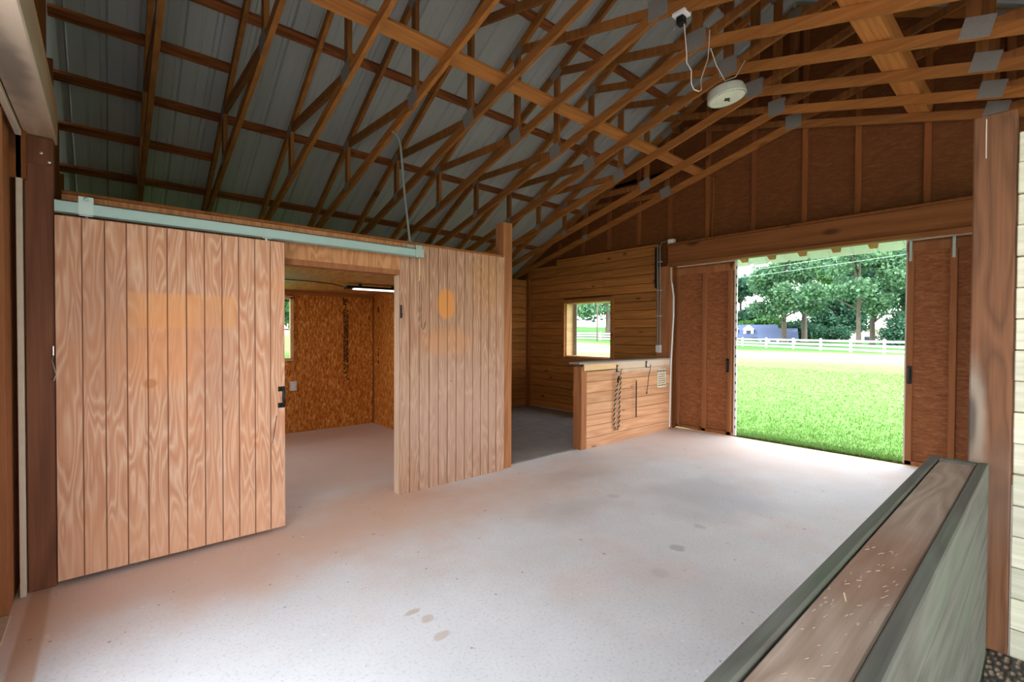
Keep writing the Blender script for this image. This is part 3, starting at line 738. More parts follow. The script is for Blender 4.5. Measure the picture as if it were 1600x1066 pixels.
# outlet box
mb = MB(); mb.box((2.0, 7.215, 0.62), (2.09, 7.249, 0.76), .004); ob = mb.build('outlet_box', 'white_plastic'); tag(ob, 'pale outlet box on the tack room back wall behind the door handle', 'outlet box')
mb = MB(); mb.box((2.02, 7.211, 0.645), (2.07, 7.216, 0.735), .001); mb.build('cover_plate', 'white_trim', ob)
# shop light
sl = empty('shop_light', (2.65, 6.0, 2.05), 'slim strip light with black ends under the tack room ceiling', 'light')
def bxr(mb, c, L, w, h, ang, off=0, zz=0):
    d = Vector((math.cos(ang), math.sin(ang), 0)); n = Vector((-d.y, d.x, 0)); mb.obox(Vector(c) + d * off + Vector((0, 0, zz)), d, n, (0, 0, 1), (L / 2, w / 2, h / 2), .006)
ang = math.atan2(-0.06, 0.62) ; cc = (2.62, 5.72, 2.035)
mb = MB(); bxr(mb, cc, 0.74, 0.14, 0.028, ang, 0, .008); part(mb, 'housing', 'black_plastic', sl)
mb = MB(); bxr(mb, cc, 0.60, 0.11, 0.014, ang, 0.02, -.012); part(mb, 'diffuser', 'shop_light_diffuser', sl)
mb = MB(); bxr(mb, cc, 0.06, 0.145, 0.035, ang, -.35, 0); bxr(mb, cc, 0.04, 0.145, 0.035, ang, .36, 0); part(mb, 'end_cap', 'black_plastic', sl)
mb = MB(); mb.box((2.4, 5.68, 2.05), (2.42, 5.74, 2.09)); mb.box((2.85, 5.68, 2.05), (2.87, 5.74, 2.09)); part(mb, 'mount', 'black_plastic', sl)
mb = MB(); mb.tube([(2.215, 5.765, 2.045), (2.1, 5.74, 2.062), (1.85, 5.70, 2.072), (1.6, 5.72, 2.076), (1.35, 5.66, 2.07), (1.28, 5.72, 2.08), (1.0, 5.5, 2.08)], .006, 6)
tag(mb.build('extension_cord', 'black_plastic'), 'black cord running along the tack room ceiling from the strip light', 'cord')

# left sliding plywood door
sd = empty('sliding_door', (0.38, 3.70, 0.03), 'large pinkish plywood sliding door hanging open on the grey track', 'door')
mb = MB(); core = MB(); grooved(mb, -0.222, 0.985, 0.035, 2.125, 3.69, 3.73, -0.11, 0.1, .007, core); part(core, 'door_shade_core', 'groove_shade_wood', sd)  # dark core paints shade into the door grooves
part(mb, 'door_panel', 'door_ply', sd)
mb = MB(); mb.tube([(0.965, 3.69, 1.055), (0.965, 3.655, 1.050), (0.968, 3.645, 1.03), (0.966, 3.647, 0.99), (0.968, 3.645, 0.95), (0.965, 3.655, 0.935), (0.965, 3.69, 0.93)], .011, 8)
mb.box((0.938, 3.680, 1.035), (0.985, 3.691, 1.07), .002); mb.box((0.938, 3.680, 0.915), (0.985, 3.691, 0.95), .002)
part(mb, 'door_handle', 'black_metal', sd)
for x in (-0.09, 0.87):
    mb = MB(); mb.tube([(x, 3.71, 2.12), (x, 3.71, 2.17)], .006, 8); mb.box((x - .03, 3.69, 2.138), (x + .03, 3.73, 2.144)); mb.lathe([(.011, 0), (.011, .008)], (x, 3.71, 2.128), (0, 0, 1), 6)
    part(mb, 'hanger_bolt', 'bolt_metal', sd)
mb = MB(); mb.bar((0.93, 3.688, 0.86), (0.90, 3.688, 0.66), .004, .003, (1, 0, 0)); part(mb, 'scratch', 'dark_metal', sd)
# track
mb = MB(); mb.box((-0.222, 3.675, 2.148), (2.13, 3.68, 2.212)); mb.box((-0.222, 3.675, 2.207), (2.13, 3.745, 2.212)); mb.box((-0.222, 3.74, 2.148), (2.13, 3.745, 2.212)); mb.box((-0.222, 3.675, 2.145), (2.13, 3.697, 2.15)); mb.box((-0.222, 3.723, 2.145), (2.13, 3.745, 2.15))
tr = mb.build('door_track', 'track_metal'); tag(tr, 'long greenish grey metal track above the plywood sliding door', 'door track')
for x in (-0.09, 2.09):
    mb = MB(); mb.box((x - .032, 3.671, 2.142), (x + .032, 3.675, 2.245)); mb.box((x - .032, 3.67, 2.212), (x + .032, 3.84, 2.218)); mb.box((x - .032, 3.834, 2.18), (x + .032, 3.84, 2.27))
    mb.lathe([(.012, 0), (.012, .008), (.006, .012)], (x, 3.671, 2.232), (0, -1, 0), 6)
    mb.build('track_bracket', 'galvanised', tr)
mb = MB(); mb.box((2.125, 3.673, 2.142), (2.14, 3.747, 2.215)); mb.build('end_stop', 'galvanised', tr)
# hasp hook on the wall
mb = MB(); mb.tube([(2.0, 3.838, 1.70), (2.0, 3.825, 1.695), (2.0, 3.822, 1.66)], .004, 6); mb.tube([(2.0, 3.825, 1.655), (2.005, 3.82, 1.635), (2.0, 3.815, 1.61), (1.992, 3.818, 1.60)], .004, 6); mb.box((1.992, 3.832, 1.60), (2.010, 3.838, 1.72), .001)
tag(mb.build('door_hook', 'dark_metal'), 'small metal hook catch beside the tack room doorway', 'hook')
mb = MB(); mb.tube([(2.20, 3.832, 2.0), (2.205, 3.828, 1.8), (2.2, 3.83, 1.62), (2.205, 3.826, 1.53), (2.225, 3.826, 1.50), (2.25, 3.828, 1.57)], .002, 5)
tag(mb.build('string', 'leather'), 'thin string hanging down the plywood wall below the track end', 'string')

# bent galvanised conduit above the track end
mb = MB(); mb.tube([(2.125, 3.90, 2.30), (2.165, 4.08, 2.80), (2.195, 4.20, 3.20), (2.20, 4.235, 3.33), (2.19, 4.26, 3.40), (2.17, 4.285, 3.44), (2.15, 4.31, 3.47)], .011, 10)
mb.lathe([(.016, 0), (.016, .03)], (2.125, 3.90, 2.302), (0.08, .34, 1), 10)
tag(mb.build('conduit', 'galvanised'), 'thin bent galvanised conduit rising from the track end to a truss', 'conduit')

# left post
mb = MB(); mb.box((3.222, 3.86, -0.02), (3.35, 4.0, 2.67), .008)
tag(mb.build('wooden_post', 'post_wood'), 'square brown timber post at the right end of the plywood wall', 'post')
# right post
mb = MB(); mb.box((3.07, 0.108, 0.0), (3.20, 0.247, 2.48), .006)
rp = mb.build('wooden_post', 'right_post_wood'); tag(rp, 'tall reddish brown timber post behind the low grey-green wall', 'post')
mb = MB(); mb.tube([(3.066, 0.205, 2.46), (3.064, 0.205, 2.4), (3.066, 0.204, 2.28)], .002, 5); mb.build('hanging_thread', 'cream_wire', rp)
# pale new boards: wall to the right of the post
mb = MB(); z = 0.0; k = 0
while z < 2.3:
    h = 0.14
    mb.box((3.075 if k % 2 or z < .75 else 3.095, -3.3, z), (3.115 if k % 2 or z < .75 else 3.115, 0.102 , z + h - .004), .003); z += h; k += 1
wr = struct(mb, 'wall_right', 'new_plank')

# ---- low wall in the right foreground
lw = empty('low_wall', (1.7, 0.22, 0.0), 'low hollow grey-green timber wall running through the right foreground', 'wall')
hz = 0.885
mb = MB(); mb.box((0.30, 0.172, hz - .15), (3.00, 0.207, hz), .004); part(mb, 'side_board', 'side_wood', lw)
mb = MB()
for z0, z1 in ((hz - .30, hz - .152), (hz - .45, hz - .302), (hz - .60, hz - .452), (hz - .75, hz - .602), (0.0, hz - .752)): mb.box((0.30, 0.172, z0), (3.00, 0.205, z1), .004)
part(mb, 'side_boarding', 'side_wood', lw)
mb = MB(); mb.box((0.30, 0.337, 0.0), (3.00, 0.371, hz), .004); part(mb, 'side_board', 'side_wood', lw)
mb = MB(); mb.box((0.30, 0.211, hz - .05), (2.945, 0.333, hz - .008), .004); part(mb, 'cap_board', 'cap_wood', lw, 'dusty brown cap board')
mb = MB(); mb.box((2.95, 0.207, 0.0), (3.00, 0.337, hz - .002), .004); part(mb, 'end_block', 'side_wood', lw)
random.seed(5); mb = MB()
for k in range(90):
    x = random.uniform(.45, 1.6); y = random.uniform(.22, .325); a_ = random.gauss(-.5, .35); L_ = random.uniform(.004, .012)
    mb.bar((x, y, hz - .006), (x + L_ * math.cos(a_), y + L_ * math.sin(a_), hz - .004), .0012, .0012, (0, 0, 1))
mb.bar((1.22, .285, hz - .008), (1.215, .288, hz + .012), .003, .002); o = part(mb, 'splinters', 'splinter', lw); o['kind'] = 'stuff'

# ---- stall partition with the ropes
sp_ = empty('stall_partition', (5.5, 3.9, 0), 'waist-high plank partition left of the far doorway, hung with ropes', 'partition')
mb = MB(); z = 0.0
for k, h in enumerate((.135, .15, .14, .15, .14, .14, .135)):
    mb.box((4.60, 3.85, z), (6.575, 3.89, z + h - .004), .003); z += h
mb.box((5.19, 3.848, z), (6.575, 3.89, z + .11), .003)
part(mb, 'plank_panel', 'partition_plank', sp_)
mb = MB(); mb.box((4.50, 3.852, 0), (4.60, 3.99, 1.05), .004); part(mb, 'end_post', 'post_wood', sp_)
mb = MB(); mb.box((4.60, 3.95, 0), (6.575, 3.99, 1.05), .003); part(mb, 'back_boarding', 'stall_plank_x', sp_)
mb = MB(); mb.box((4.45, 3.84, 1.085), (6.575, 4.02, 1.105), .003); part(mb, 'top_board', 'grey_cap', sp_)
mb = MB(); mb.box((4.53, 3.83, 1.0), (5.19, 3.85, 1.085), .003); part(mb, 'front_cap_strip', 'pale_wood', sp_)
def wall_hook(x, z, label):
    mb = MB(); mb.box((x - .012, 3.842, z - .05), (x + .012, 3.848, z + .05), .001)
    mb.tube([(x, 3.846, z - .03), (x + .005, 3.81, z - .045), (x + .02, 3.79, z - .03), (x + .03, 3.785, z)], .005, 7); mb.tube([(x, 3.846, z + .03), (x, 3.82, z + .04)], .005, 7)
    tag(mb.build('coat_hook', 'black_metal'), label, 'hook', 'hooks on the partition')
wall_hook(5.22, 1.0, 'black metal hook on the partition holding the striped rope')
wall_hook(5.92, 1.03, 'black metal hook on the partition, nearer the warning sign')
# striped lead rope
def strands(pts, r, name, root, twist=38):
    n = 160; P = [Vector(p) for p in pts]
    # resample
    L = [0]
    for a, b in zip(P[:-1], P[1:]): L.append(L[-1] + (b - a).length)
    out = []
    for i in range(n + 1):
        d = L[-1] * i / n; j = 0
        while j < len(L) - 2 and L[j + 1] < d: j += 1
        q = (d - L[j]) / max(1e-6, L[j + 1] - L[j]); out.append(P[j].lerp(P[j + 1], q))
    for ph, mat, nm in ((0, 'rope_dark', 'dark_strand'), (math.pi, 'rope_light', 'light_strand')):
        mb = MB(); pp = []
        for i, p in enumerate(out):
            t_ = (out[min(i + 1, n)] - out[max(i - 1, 0)]).normalized(); u = t_.cross(Vector((0, 1, 0))).normalized() if abs(t_.y) < .95 else Vector((1, 0, 0)); w = t_.cross(u)
            a = ph + twist * 2 * math.pi * i / n; pp.append(p + (u * math.cos(a) + w * math.sin(a)) * r * .55)
        mb.tube(pp, r * .62, 6); part(mb, nm, mat, root)
rp_ = empty('lead_rope', (5.22, 3.8, 0.9), 'black and tan twisted lead rope looped from the partition hook', 'rope')
arc = [(5.225, 3.79, 0.955), (5.245, 3.80, 0.8), (5.25, 3.82, 0.6), (5.265, 3.83, 0.38), (5.262, 3.83, 0.28)] + [(5.205 + .057 * math.cos(t_), 3.83, 0.26 + .09 * math.sin(-t_)) for t_ in (0.4, 0.8, 1.2, 1.6, 2.0, 2.4, 2.8)] + [(5.15, 3.83, 0.28), (5.152, 3.83, 0.45), (5.175, 3.82, 0.7), (5.20, 3.80, 0.86), (5.20, 3.79, 0.90)]
strands(arc, .0115, 'rope', rp_, 24)
mb = MB(); mb.tube([(5.20, 3.79, 0.90), (5.19, 3.80, 0.86), (5.185, 3.80, 0.81)], .013, 8); part(mb, 'rope_wrap', 'rope_dark', rp_)
mb = MB(); mb.tube([(5.205, 3.787, .965), (5.19, 3.787, .95), (5.185, 3.787, .93), (5.195, 3.787, .905), (5.21, 3.787, .92), (5.215, 3.787, .95)], .004, 6, closed=True); part(mb, 'snap_clip', 'bolt_metal', rp_)
# chain
ch = empty('chain_lead', (5.63, 3.83, 0.8), 'short dark chain hanging from a bent nail on the partition', 'chain')
mb = MB(); mb.tube([(5.63, 3.85, 0.83), (5.63, 3.815, 0.835), (5.63, 3.81, 0.82)], .004, 6); part(mb, 'bent_nail', 'bolt_metal', ch)
mb = MB(); z = .81; k = 0
while z > .32:
    a = 0 if k % 2 else math.pi / 2
    pts = [(5.63 + math.cos(a) * .007 * math.cos(q), 3.812 + math.sin(a) * .007 * math.cos(q), z - .011 + .014 * math.sin(q)) for q in np.linspace(0, 2 * math.pi, 9)[:-1]]
    mb.tube(pts, .0045, 5, closed=True); z -= .0175; k += 1
part(mb, 'chain_links', 'dark_metal', ch)
# crop
cr = empty('riding_crop', (5.93, 3.79, 0.95), 'thin dark riding crop hanging from the hook beside the warning sign', 'crop')
mb = MB(); mb.tube([(5.935, 3.785, 0.955), (5.93, 3.80, 0.90), (5.93, 3.835, 0.62)], .005, 7); part(mb, 'shaft', 'leather', cr)
mb = MB(); mb.tube([(5.93, 3.835, 0.625), (5.93, 3.837, 0.60)], .009, 7); part(mb, 'popper', 'leather', cr)
mb = MB(); mb.tube([(5.945, 3.785, 1.0), (5.95, 3.785, .975), (5.935, 3.785, .955), (5.93, 3.785, .98)], .0025, 5, closed=True); part(mb, 'wrist_loop', 'leather', cr)
# warning sign
ws = empty('warning_sign', (6.34, 3.842, 0.80), 'small cream warning sign with lines of text on the partition', 'sign')
mb = MB(); mb.box((6.22, 3.843, 0.665), (6.46, 3.8475, 0.945), .002); part(mb, 'sign_board', 'sign_white', ws)
def text_mesh(txt, size, loc, rot, mat, name, parent):
    cu = bpy.data.curves.new(name, 'FONT'); cu.body = txt; cu.size = size; cu.extrude = .0006; cu.align_x = 'CENTER'; cu.align_y = 'CENTER'; cu.offset = size * .02
    tmp = bpy.data.objects.new('tmp', cu); COL.objects.link(tmp); dg = bpy.context.evaluated_depsgraph_get(); dg.update()
    me = bpy.data.meshes.new_from_object(tmp.evaluated_get(dg)); bpy.data.objects.remove(tmp)
    me.transform(Matrix.Translation(loc) @ rot.to_4x4()); me.materials.clear(); me.materials.append(M[mat])
    o = bpy.data.objects.new(name, me); COL.objects.link(o); o.parent = parent; o.location = -Vector(parent.location); return o
rotf = Matrix(((1, 0, 0), (0, 0, -1), (0, 1, 0)))
text_mesh('WARNING', .052, Vector((6.34, 3.842, 0.912)), rotf, 'sign_ink', 'warning_word', ws)
mb = MB(); z = .872
for row in range(6):
    x = 6.238
    while x < 6.43:
        w_ = random.uniform(.008, .026); x1 = min(x + w_, 6.442)
        mb.box((x, 3.8418, z - (.016 if row == 5 else .012)), (x1, 3.8432, z)); x = x1 + .006
    z -= .033
part(mb, 'sign_text_lines', 'sign_ink', ws)

# conduits at the far jamb
cd = empty('conduit', (6.57, 4.04, 1.2), 'pair of thin grey conduits with a white box left of the far doorway', 'conduit')
for y in (4.065, 4.02):
    mb = MB(); mb.tube([(6.572, y, 1.30), (6.572, y, 2.2), (6.56, y, 2.26), (6.55, y, 2.85)] + ([(6.55, y - .02, 2.90), (6.55, 3.90, 2.915)] if y < 4.05 else []), .009, 8); part(mb, 'pipe', 'grey_conduit', cd)
for z in (1.75, 2.15, 2.6):
    mb = MB(); mb.box((6.56, 3.995, z), (6.585, 4.09, z + .018), .001); part(mb, 'strap', 'galvanised', cd)
mb = MB(); mb.box((6.545, 4.0, 1.18), (6.585, 4.085, 1.30), .004); part(mb, 'switch_box', 'white_plastic', cd)
mb = MB(); mb.box((6.55, 4.075, 2.2), (6.60, 4.115, 2.84), .006); part(mb, 'dark_cover', 'black_plastic', cd)
mb = MB(); mb.box((6.53, 3.78, 2.866), (6.60, 3.88, 2.93), .004); jb = mb.build('junction_box', 'white_plastic'); tag(jb, 'small white junction box on top of the header beam at its left end', 'junction box')
mb = MB(); mb.box((6.526, 3.79, 2.873), (6.53, 3.87, 2.923), .001); mb.build('cover_plate', 'white_trim', jb)
# ribbed white hose
mb = MB(); base_p = [(6.58, 3.845, 2.50), (6.58, 3.845, 2.32), (6.58, 3.82, 2.2), (6.58, 3.80, 2.05), (6.58, 3.80, 1.75), (6.58, 3.835, 1.0), (6.58, 3.85, 0.02)]
P = [Vector(p) for p in base_p]; pts = []; rad = []
for a, b in zip(P[:-1], P[1:]):
    n_ = max(2, int((b - a).length / .012))
    for i in range(n_): pts.append(a.lerp(b, i / n_))
for i in range(len(pts)): rad.append((.012 if pts[i].z < 2.25 else .005) + (.003 if i % 2 else 0))
mb.tube(pts, rad, 8); tag(mb.build('cable_conduit', 'white_plastic'), 'ribbed white flexible conduit down the left jamb of the far doorway', 'conduit')
# cord from the brace end
mb = MB(); mb.tube([(6.63, 3.36, 3.80), (6.64, 3.22, 3.72), (6.652, 3.22, 3.4), (6.65, 3.235, 3.1), (6.65, 3.235, 2.87)], .004, 5)
tag(mb.build('wire', 'yellow_wire'), 'thin yellowish wire hanging down the far gable wall from the brace end', 'wire')

# ---- round high-bay lamp
LX, LY, LZ = 4.28, 1.96, 3.62
lp = empty('pendant_lamp', (LX, LY, LZ), 'round pale green high-bay lamp hanging from the trusses', 'lamp')
ax = Vector((-0.10, 0.13, 1)).normalized()
mb = MB(); mb.lathe([(.02, .10), (.09, .10), (.150, .08), (.162, .05), (.166, 0), (.160, -.006), (.150, -.004), (.14, 0.0)], (LX, LY, LZ), ax, 40); part(mb, 'housing', 'lamp_housing', lp)
mb = MB(); mb.lathe([(.150, .001), (.150, -.004), (.02, -.010)], (LX, LY, LZ), ax, 40); part(mb, 'lens', 'lamp_lens', lp)
mb = MB(); mb.lathe([(.026, -.008), (.024, -.014), (.008, -.016)], (LX, LY, LZ), ax, 20); mb.box((LX - .05, LY - .006, LZ - .013), (LX + .05, LY + .006, LZ - .008)); part(mb, 'sensor', 'dark_metal', lp)
mb = MB()
for k in range(40):
    a = 2 * math.pi * k / 40; u = ax.cross(Vector((1, 0, 0))).normalized(); w = ax.cross(u); p = Vector((LX, LY, LZ)) + (u * math.cos(a) + w * math.sin(a)) * .154 - ax * .008
    mb.lathe([(.004, 0), (.003, -.003)], p, ax, 6)
part(mb, 'led_ring', 'dark_metal', lp)
top = Vector((LX, LY, LZ)) + ax * .10
mb = MB(); mb.tube([top, top + Vector((0, 0, .03)), top + Vector((.008, 0, .05)), top + Vector((0, 0, .065)), top + Vector((-.006, 0, .045)), top + Vector((0, 0, .03))], .005, 6); part(mb, 'hook', 'bolt_metal', lp)
tp = top + Vector((0, 0, .06))
mb = MB(); mb.tube([tp, tp.lerp(Vector((4.09, 2.05, 4.08)), .5) + Vector((0, 0, -.03)), (4.11, 2.04, 4.06)], .004, 6); mb.tube([tp, tp.lerp(Vector((4.72, 1.98, 4.12)), .5) + Vector((0, 0, -.05)), (4.70, 1.98, 4.13)], .004, 6); part(mb, 'hanging_wire', 'cream_wire', lp)
# socket and plug under the sixth truss
sk = empty('ceiling_socket', (3.455, 1.93, 4.0), 'white ceiling socket box with a black plug under the sixth truss', 'socket')
sx, sy, sz = 3.455, 1.95, chordz(1.95)
mb = MB(); mb.box((sx - .05, sy - .055, sz - .03), (sx + .05, sy + .055, sz - .002), .004); part(mb, 'socket_box', 'white_plastic', sk)
mb = MB(); mb.box((sx - .03, sy - .03, sz - .10), (sx + .03, sy + .03, sz - .03), .008); part(mb, 'plug', 'black_plastic', sk)
mb = MB(); mb.tube([(3.455, 1.925, sz - .10), (3.455, 1.919, 3.85), (3.47, 1.91, 3.676), (3.48, 1.915, 3.617), (3.5, 1.887, 3.552), (3.53, 1.902, 3.469), (3.56, 1.896, 3.426), (3.6, 1.874, 3.416), (3.69, 1.90, 3.47), (3.8, 1.962, 3.615), (3.95, 1.977, 3.856), (4.058, 2.022, 4.043), (4.058, 2.017, 4.17)], .0045, 6); part(mb, 'cord', 'cream_wire', sk)
mb = MB(); mb.tube([(sx - .01, sy + .035, sz - .03), (sx - .01, sy + .05, sz - .09), (sx - .01, sy + .06, sz - .11)], .006, 6); part(mb, 'pull_clip', 'bolt_metal', sk)

# ------------------------------------------------------------------ outside
def gz(x, y):
    s = min(1, max(0, (x - 12) / 50)); s = s * s * (3 - 2 * s)
    return -0.03 + s * (.05 * max(0, y - 29))
mb = MB(); vs = []; fs = []
gx = [-60, -40, -25, -15, -8, -3, -0.45, 0.5, 3, 6.725, 8, 10, 13, 17, 22, 28, 35, 43, 52, 62, 75, 90, 110, 140, 200]; gy = [-120, -80, -50, -30, -15, -8, -3.5, 0, 3.9, 7.5, 12, 18, 25, 33, 42, 55, 70, 90, 120]
for x in gx:
    for y in gy: vs.append((x, y, gz(x, y) if x > 6.7 else (-.16 if (-.45 <= x <= 6.7 and -3.5 <= y <= 7.5) else -0.03)))
ny = len(gy)
for i in range(len(gx) - 1):
    for j in range(ny - 1): fs.append((i * ny + j, (i + 1) * ny + j, (i + 1) * ny + j + 1, i * ny + j + 1))
mb.add(vs, fs); lawn = mb.build('lawn', 'lawn'); tag(lawn, kind='structure')
mb = MB(); mb.box((-16, -22, -.06), (-0.45, 10, -.02))
ap = mb.build('added_gravel_yard', 'gravel'); tag(ap, kind='structure')  # unseen grey ground added to keep green bounce light out of the barn
mb = MB(); mb.box((-0.45, -22, -.06), (6.7, -3.5, -.02)); tag(mb.build('added_side_yard', 'added_side_yard'), kind='structure')  # unseen ground added, kept darker to cut light bounced up to the roof
# bare strip at the far threshold
mb = MB(); mb.box((6.81, -1, -.03), (6.93, 4.1, -.022)); tag(mb.build('bare_soil', 'clay'), 'thin strip of bare soil at the outer edge of the concrete floor', 'soil', kind='stuff')
# grass blades near the door
N = 26000
x = 6.96 + rng.random(N) ** 3.2 * 16.0; y = 0.6 + rng.random(N) * (3.0 + (x - 6.74) * .5)
a = rng.random(N) * 2 * np.pi; h = rng.uniform(.02, .055, N) * np.where(x < 7.3, 1.25, 1.0); w = .005 + .004 * (x - 6.7) / 3
lean = rng.normal(0, .02, (N, 2)); z = -.03
V = np.empty((N, 3, 3)); V[:, 0] = np.c_[x - np.cos(a) * w, y - np.sin(a) * w, np.full(N, z)]; V[:, 1] = np.c_[x + np.cos(a) * w, y + np.sin(a) * w, np.full(N, z)]; V[:, 2] = np.c_[x + lean[:, 0], y + lean[:, 1], z + h]
def raw_mesh(name, verts, faces, rnd, mat):
    me = bpy.data.meshes.new(name); me.from_pydata(verts.tolist(), [], faces.tolist())
    at = me.attributes.new('rnd', 'FLOAT', 'FACE'); at.data.foreach_set('value', rnd.astype(np.float32)); me.materials.append(M[mat]); return me
me = raw_mesh('grass', V.reshape(-1, 3), np.arange(3 * N).reshape(N, 3), rng.random(N), 'grass_blade')
o = bpy.data.objects.new('grass', me); COL.objects.link(o); tag(o, 'short green grass just outside the far doorway', 'grass', kind='stuff')

# canopy over the far doorway
aw = empty('door_canopy', (7.2, 2.0, 2.6), 'white ribbed metal canopy with brown brackets above the far doorway outside', 'canopy')
mb = MB(); y = 0.2
s0 = Vector((6.90, 0, 2.82)); s1 = Vector((7.52, 0, 2.535))
while y < 4.4:
    prof = [(y, 0), (y + .20, 0), (y + .215, .02), (y + .245, .02), (y + .26, 0)]
    for (ya, za), (yb, zb) in zip(prof[:-1], prof[1:]):
        mb.add([(s0.x, ya, s0.z + za), (s1.x, ya, s1.z + za), (s1.x, yb, s1.z + zb), (s0.x, yb, s0.z + zb)], [(0, 1, 2, 3)])
    y += .26
o = part(mb, 'canopy_sheet', 'soffit_metal', aw); md = o.modifiers.new('thickness', 'SOLIDIFY'); md.thickness = .003
for y in (-.1, .28, .68, 1.05, 1.45, 1.84, 2.23, 2.62, 3.0, 3.4, 3.8):
    mb = MB(); mb.bar((6.92, y, 2.70), (7.22, y, 2.575), .085, .07, (0, 1, 0), .004); part(mb, 'bracket', 'door_stud_wood', aw)
mb = MB(); mb.box((6.895, -.4, 2.70), (6.92, 4.4, 2.83)); part(mb, 'ledger', 'soffit_metal', aw)

# fence along the far side of the lawn
def fence(pts, label):
    c = pts[len(pts) // 2]
    e = empty('rail_fence', (c[0], c[1], 0), label, 'fence')
    P_ = []
    for (x, y) in pts:
        z = gz(x, y); P_.append((x, y, z))
        mb = MB(); mb.box((x - .08, y - .08, z), (x + .08, y + .08, z + 1.13)); mb.lathe([(.13, 0), (.13, .03), (.01, .08)], (x, y, z + 1.13), (0, 0, 1), 4); part(mb, 'fence_post', 'fence_white', e)
    for hz_ in (0.22, 0.60, 0.98):
        mb = MB()
        for a, b in zip(P_[:-1], P_[1:]): mb.bar((a[0], a[1], a[2] + hz_), (b[0], b[1], b[2] + hz_), .05, .18, (1, 0, 0))
        part(mb, 'fence_rail', 'fence_white', e)
fence([(45.3, 3.6), (46.5, 6.4), (48.7, 9.0), (51.2, 11.9), (53.8, 15.0), (56.7, 18.4), (60.0, 22.4), (63.6, 26.7), (67.3, 31.0)], 'white three-rail fence across the far side of the lawn')
fence([(67.0, 31.5), (64, 34.5), (61, 37.5), (58, 40.5), (55, 43.5), (52, 46.5), (49, 49.5), (46, 52.5)], 'white three-rail fence seen through the stall window')

# trees
def make_tree(name, loc, trunk_h, trunk_r, blobs, leaf, n, size, label, branches=7, cat='tree', dens=1.0, group='trees beyond the lawn'):
    e = empty(name, loc, label, cat, group)
    if trunk_h > 0:
        mb = MB(); top = max(b[2] for b in blobs)
        pts = [Vector((0, 0, -.1)), Vector((0, 0, .4)), Vector((.05, .03, trunk_h * .5)), Vector((-.05, .05, trunk_h)), Vector((.1, 0, (trunk_h + top) / 2)), Vector((0, 0, top))]
        mb.tube(pts, [trunk_r * 1.35, trunk_r, trunk_r * .9, trunk_r * .75, trunk_r * .4, .05], 10)
        o = mb.build('trunk', 'bark', e)
        mb = MB()
        for k in range(branches):
            b = blobs[k % len(blobs)]; z0 = trunk_h * random.uniform(.75, 1.2)
            q = Vector((b[0], b[1], b[2])); p0 = Vector((0, 0, min(z0, top * .8))); m_ = p0.lerp(q, .5) + Vector((random.uniform(-.4, .4), random.uniform(-.4, .4), .3))
            mb.tube([p0, m_, q], [trunk_r * .4, trunk_r * .25, .04], 6)
        mb.build('branches', 'bark', e)
    vol = np.array([b[3] * b[3] * b[4] for b in blobs]); cnt = (n * vol / vol.sum()).astype(int)
    C = []
    for b, c in zip(blobs, cnt):
        d = rng.normal(size=(c, 3)); d /= np.linalg.norm(d, axis=1)[:, None]; r_ = rng.random(c) ** .45
        # clumpy: modulate radius by a few directions
        lump = 1 + .18 * np.sin(d[:, 0] * 7 + b[0] * 3) * np.sin(d[:, 1] * 8 + b[1]) + .12 * np.sin(d[:, 2] * 11 + b[2])
        C.append(np.c_[b[0] + d[:, 0] * b[3] * r_ * lump, b[1] + d[:, 1] * b[3] * r_ * lump, b[2] + d[:, 2] * b[4] * r_ * lump])
    C = np.concatenate(C); c = len(C)
    u = rng.normal(size=(c, 3)); u /= np.linalg.norm(u, axis=1)[:, None]; w = np.cross(u, rng.normal(size=(c, 3))); w /= np.linalg.norm(w, axis=1)[:, None]
    s = size * rng.uniform(.6, 1.4, c)[:, None]
    V = np.stack([C - u * s, C - w * s * .6, C + u * s, C + w * s * .6], 1).reshape(-1, 3)
    me = raw_mesh('foliage', V, np.arange(4 * c).reshape(c, 4), np.clip(rng.normal(.5, .33, c), 0, 1), leaf)
    f = bpy.data.objects.new('foliage', me); COL.objects.link(f); f.parent = e
    return e
def crown(R_, z0, z1, k, seed):
    rr = random.Random(seed); out = []
    for i in range(k):
        t_ = rr.random(); z = z0 + (z1 - z0) * t_; m_ = R_ * math.sqrt(max(.15, 1 - (2 * t_ - .85) ** 2 * .8)); a = rr.random() * 6.283; d = m_ * rr.uniform(.25, .9)
        b = rr.uniform(.22, .36) * R_; out.append((math.cos(a) * d, math.sin(a) * d, z, b, b * .72))
    return out
T = lambda x, y: (x, y, gz(x, y))
make_tree('oak_tree', T(93, 31.7), 5.0, .50, crown(8.0, 6.0, 18, 30, 1), 'leaf_mid', 14000, .30, 'tall leafy tree with a dark trunk rising beside the blue-roofed house')
make_tree('oak_tree', T(104, 31.8), 6, .55, crown(8.5, 7, 21, 28, 2), 'leaf_bright', 11000, .34, 'paler tree with a grey trunk behind the dark-trunked one')
make_tree('oak_tree', T(75.6, 16.7), 5.0, .30, crown(6.6, 5.2, 15.5, 28, 3), 'leaf_mid', 12000, .24, 'nearest big tree, its grey trunk close behind the white fence')
make_tree('oak_tree', T(112, 47.5), 2, .5, crown(8.5, 1.5, 13.5, 34, 4), 'leaf_dark', 14000, .36, 'dense dark green tree at the left edge of the far doorway')
make_tree('oak_tree', T(92, 18.5), 4, .4, crown(7.5, 7.0, 17, 24, 6), 'leaf_dark', 9000, .32, 'dark leafy tree behind the nearest tree')
make_tree('oak_tree', T(88, 10.5), 3, .4, crown(7, 3, 13, 24, 7), 'leaf_mid', 10000, .30, 'broad tree at the right edge of the far doorway')
make_tree('oak_tree', T(128, 33), 4, .4, crown(9, 3, 15, 24, 8), 'leaf_dark', 9000, .40, 'dark tree far back between the two houses')
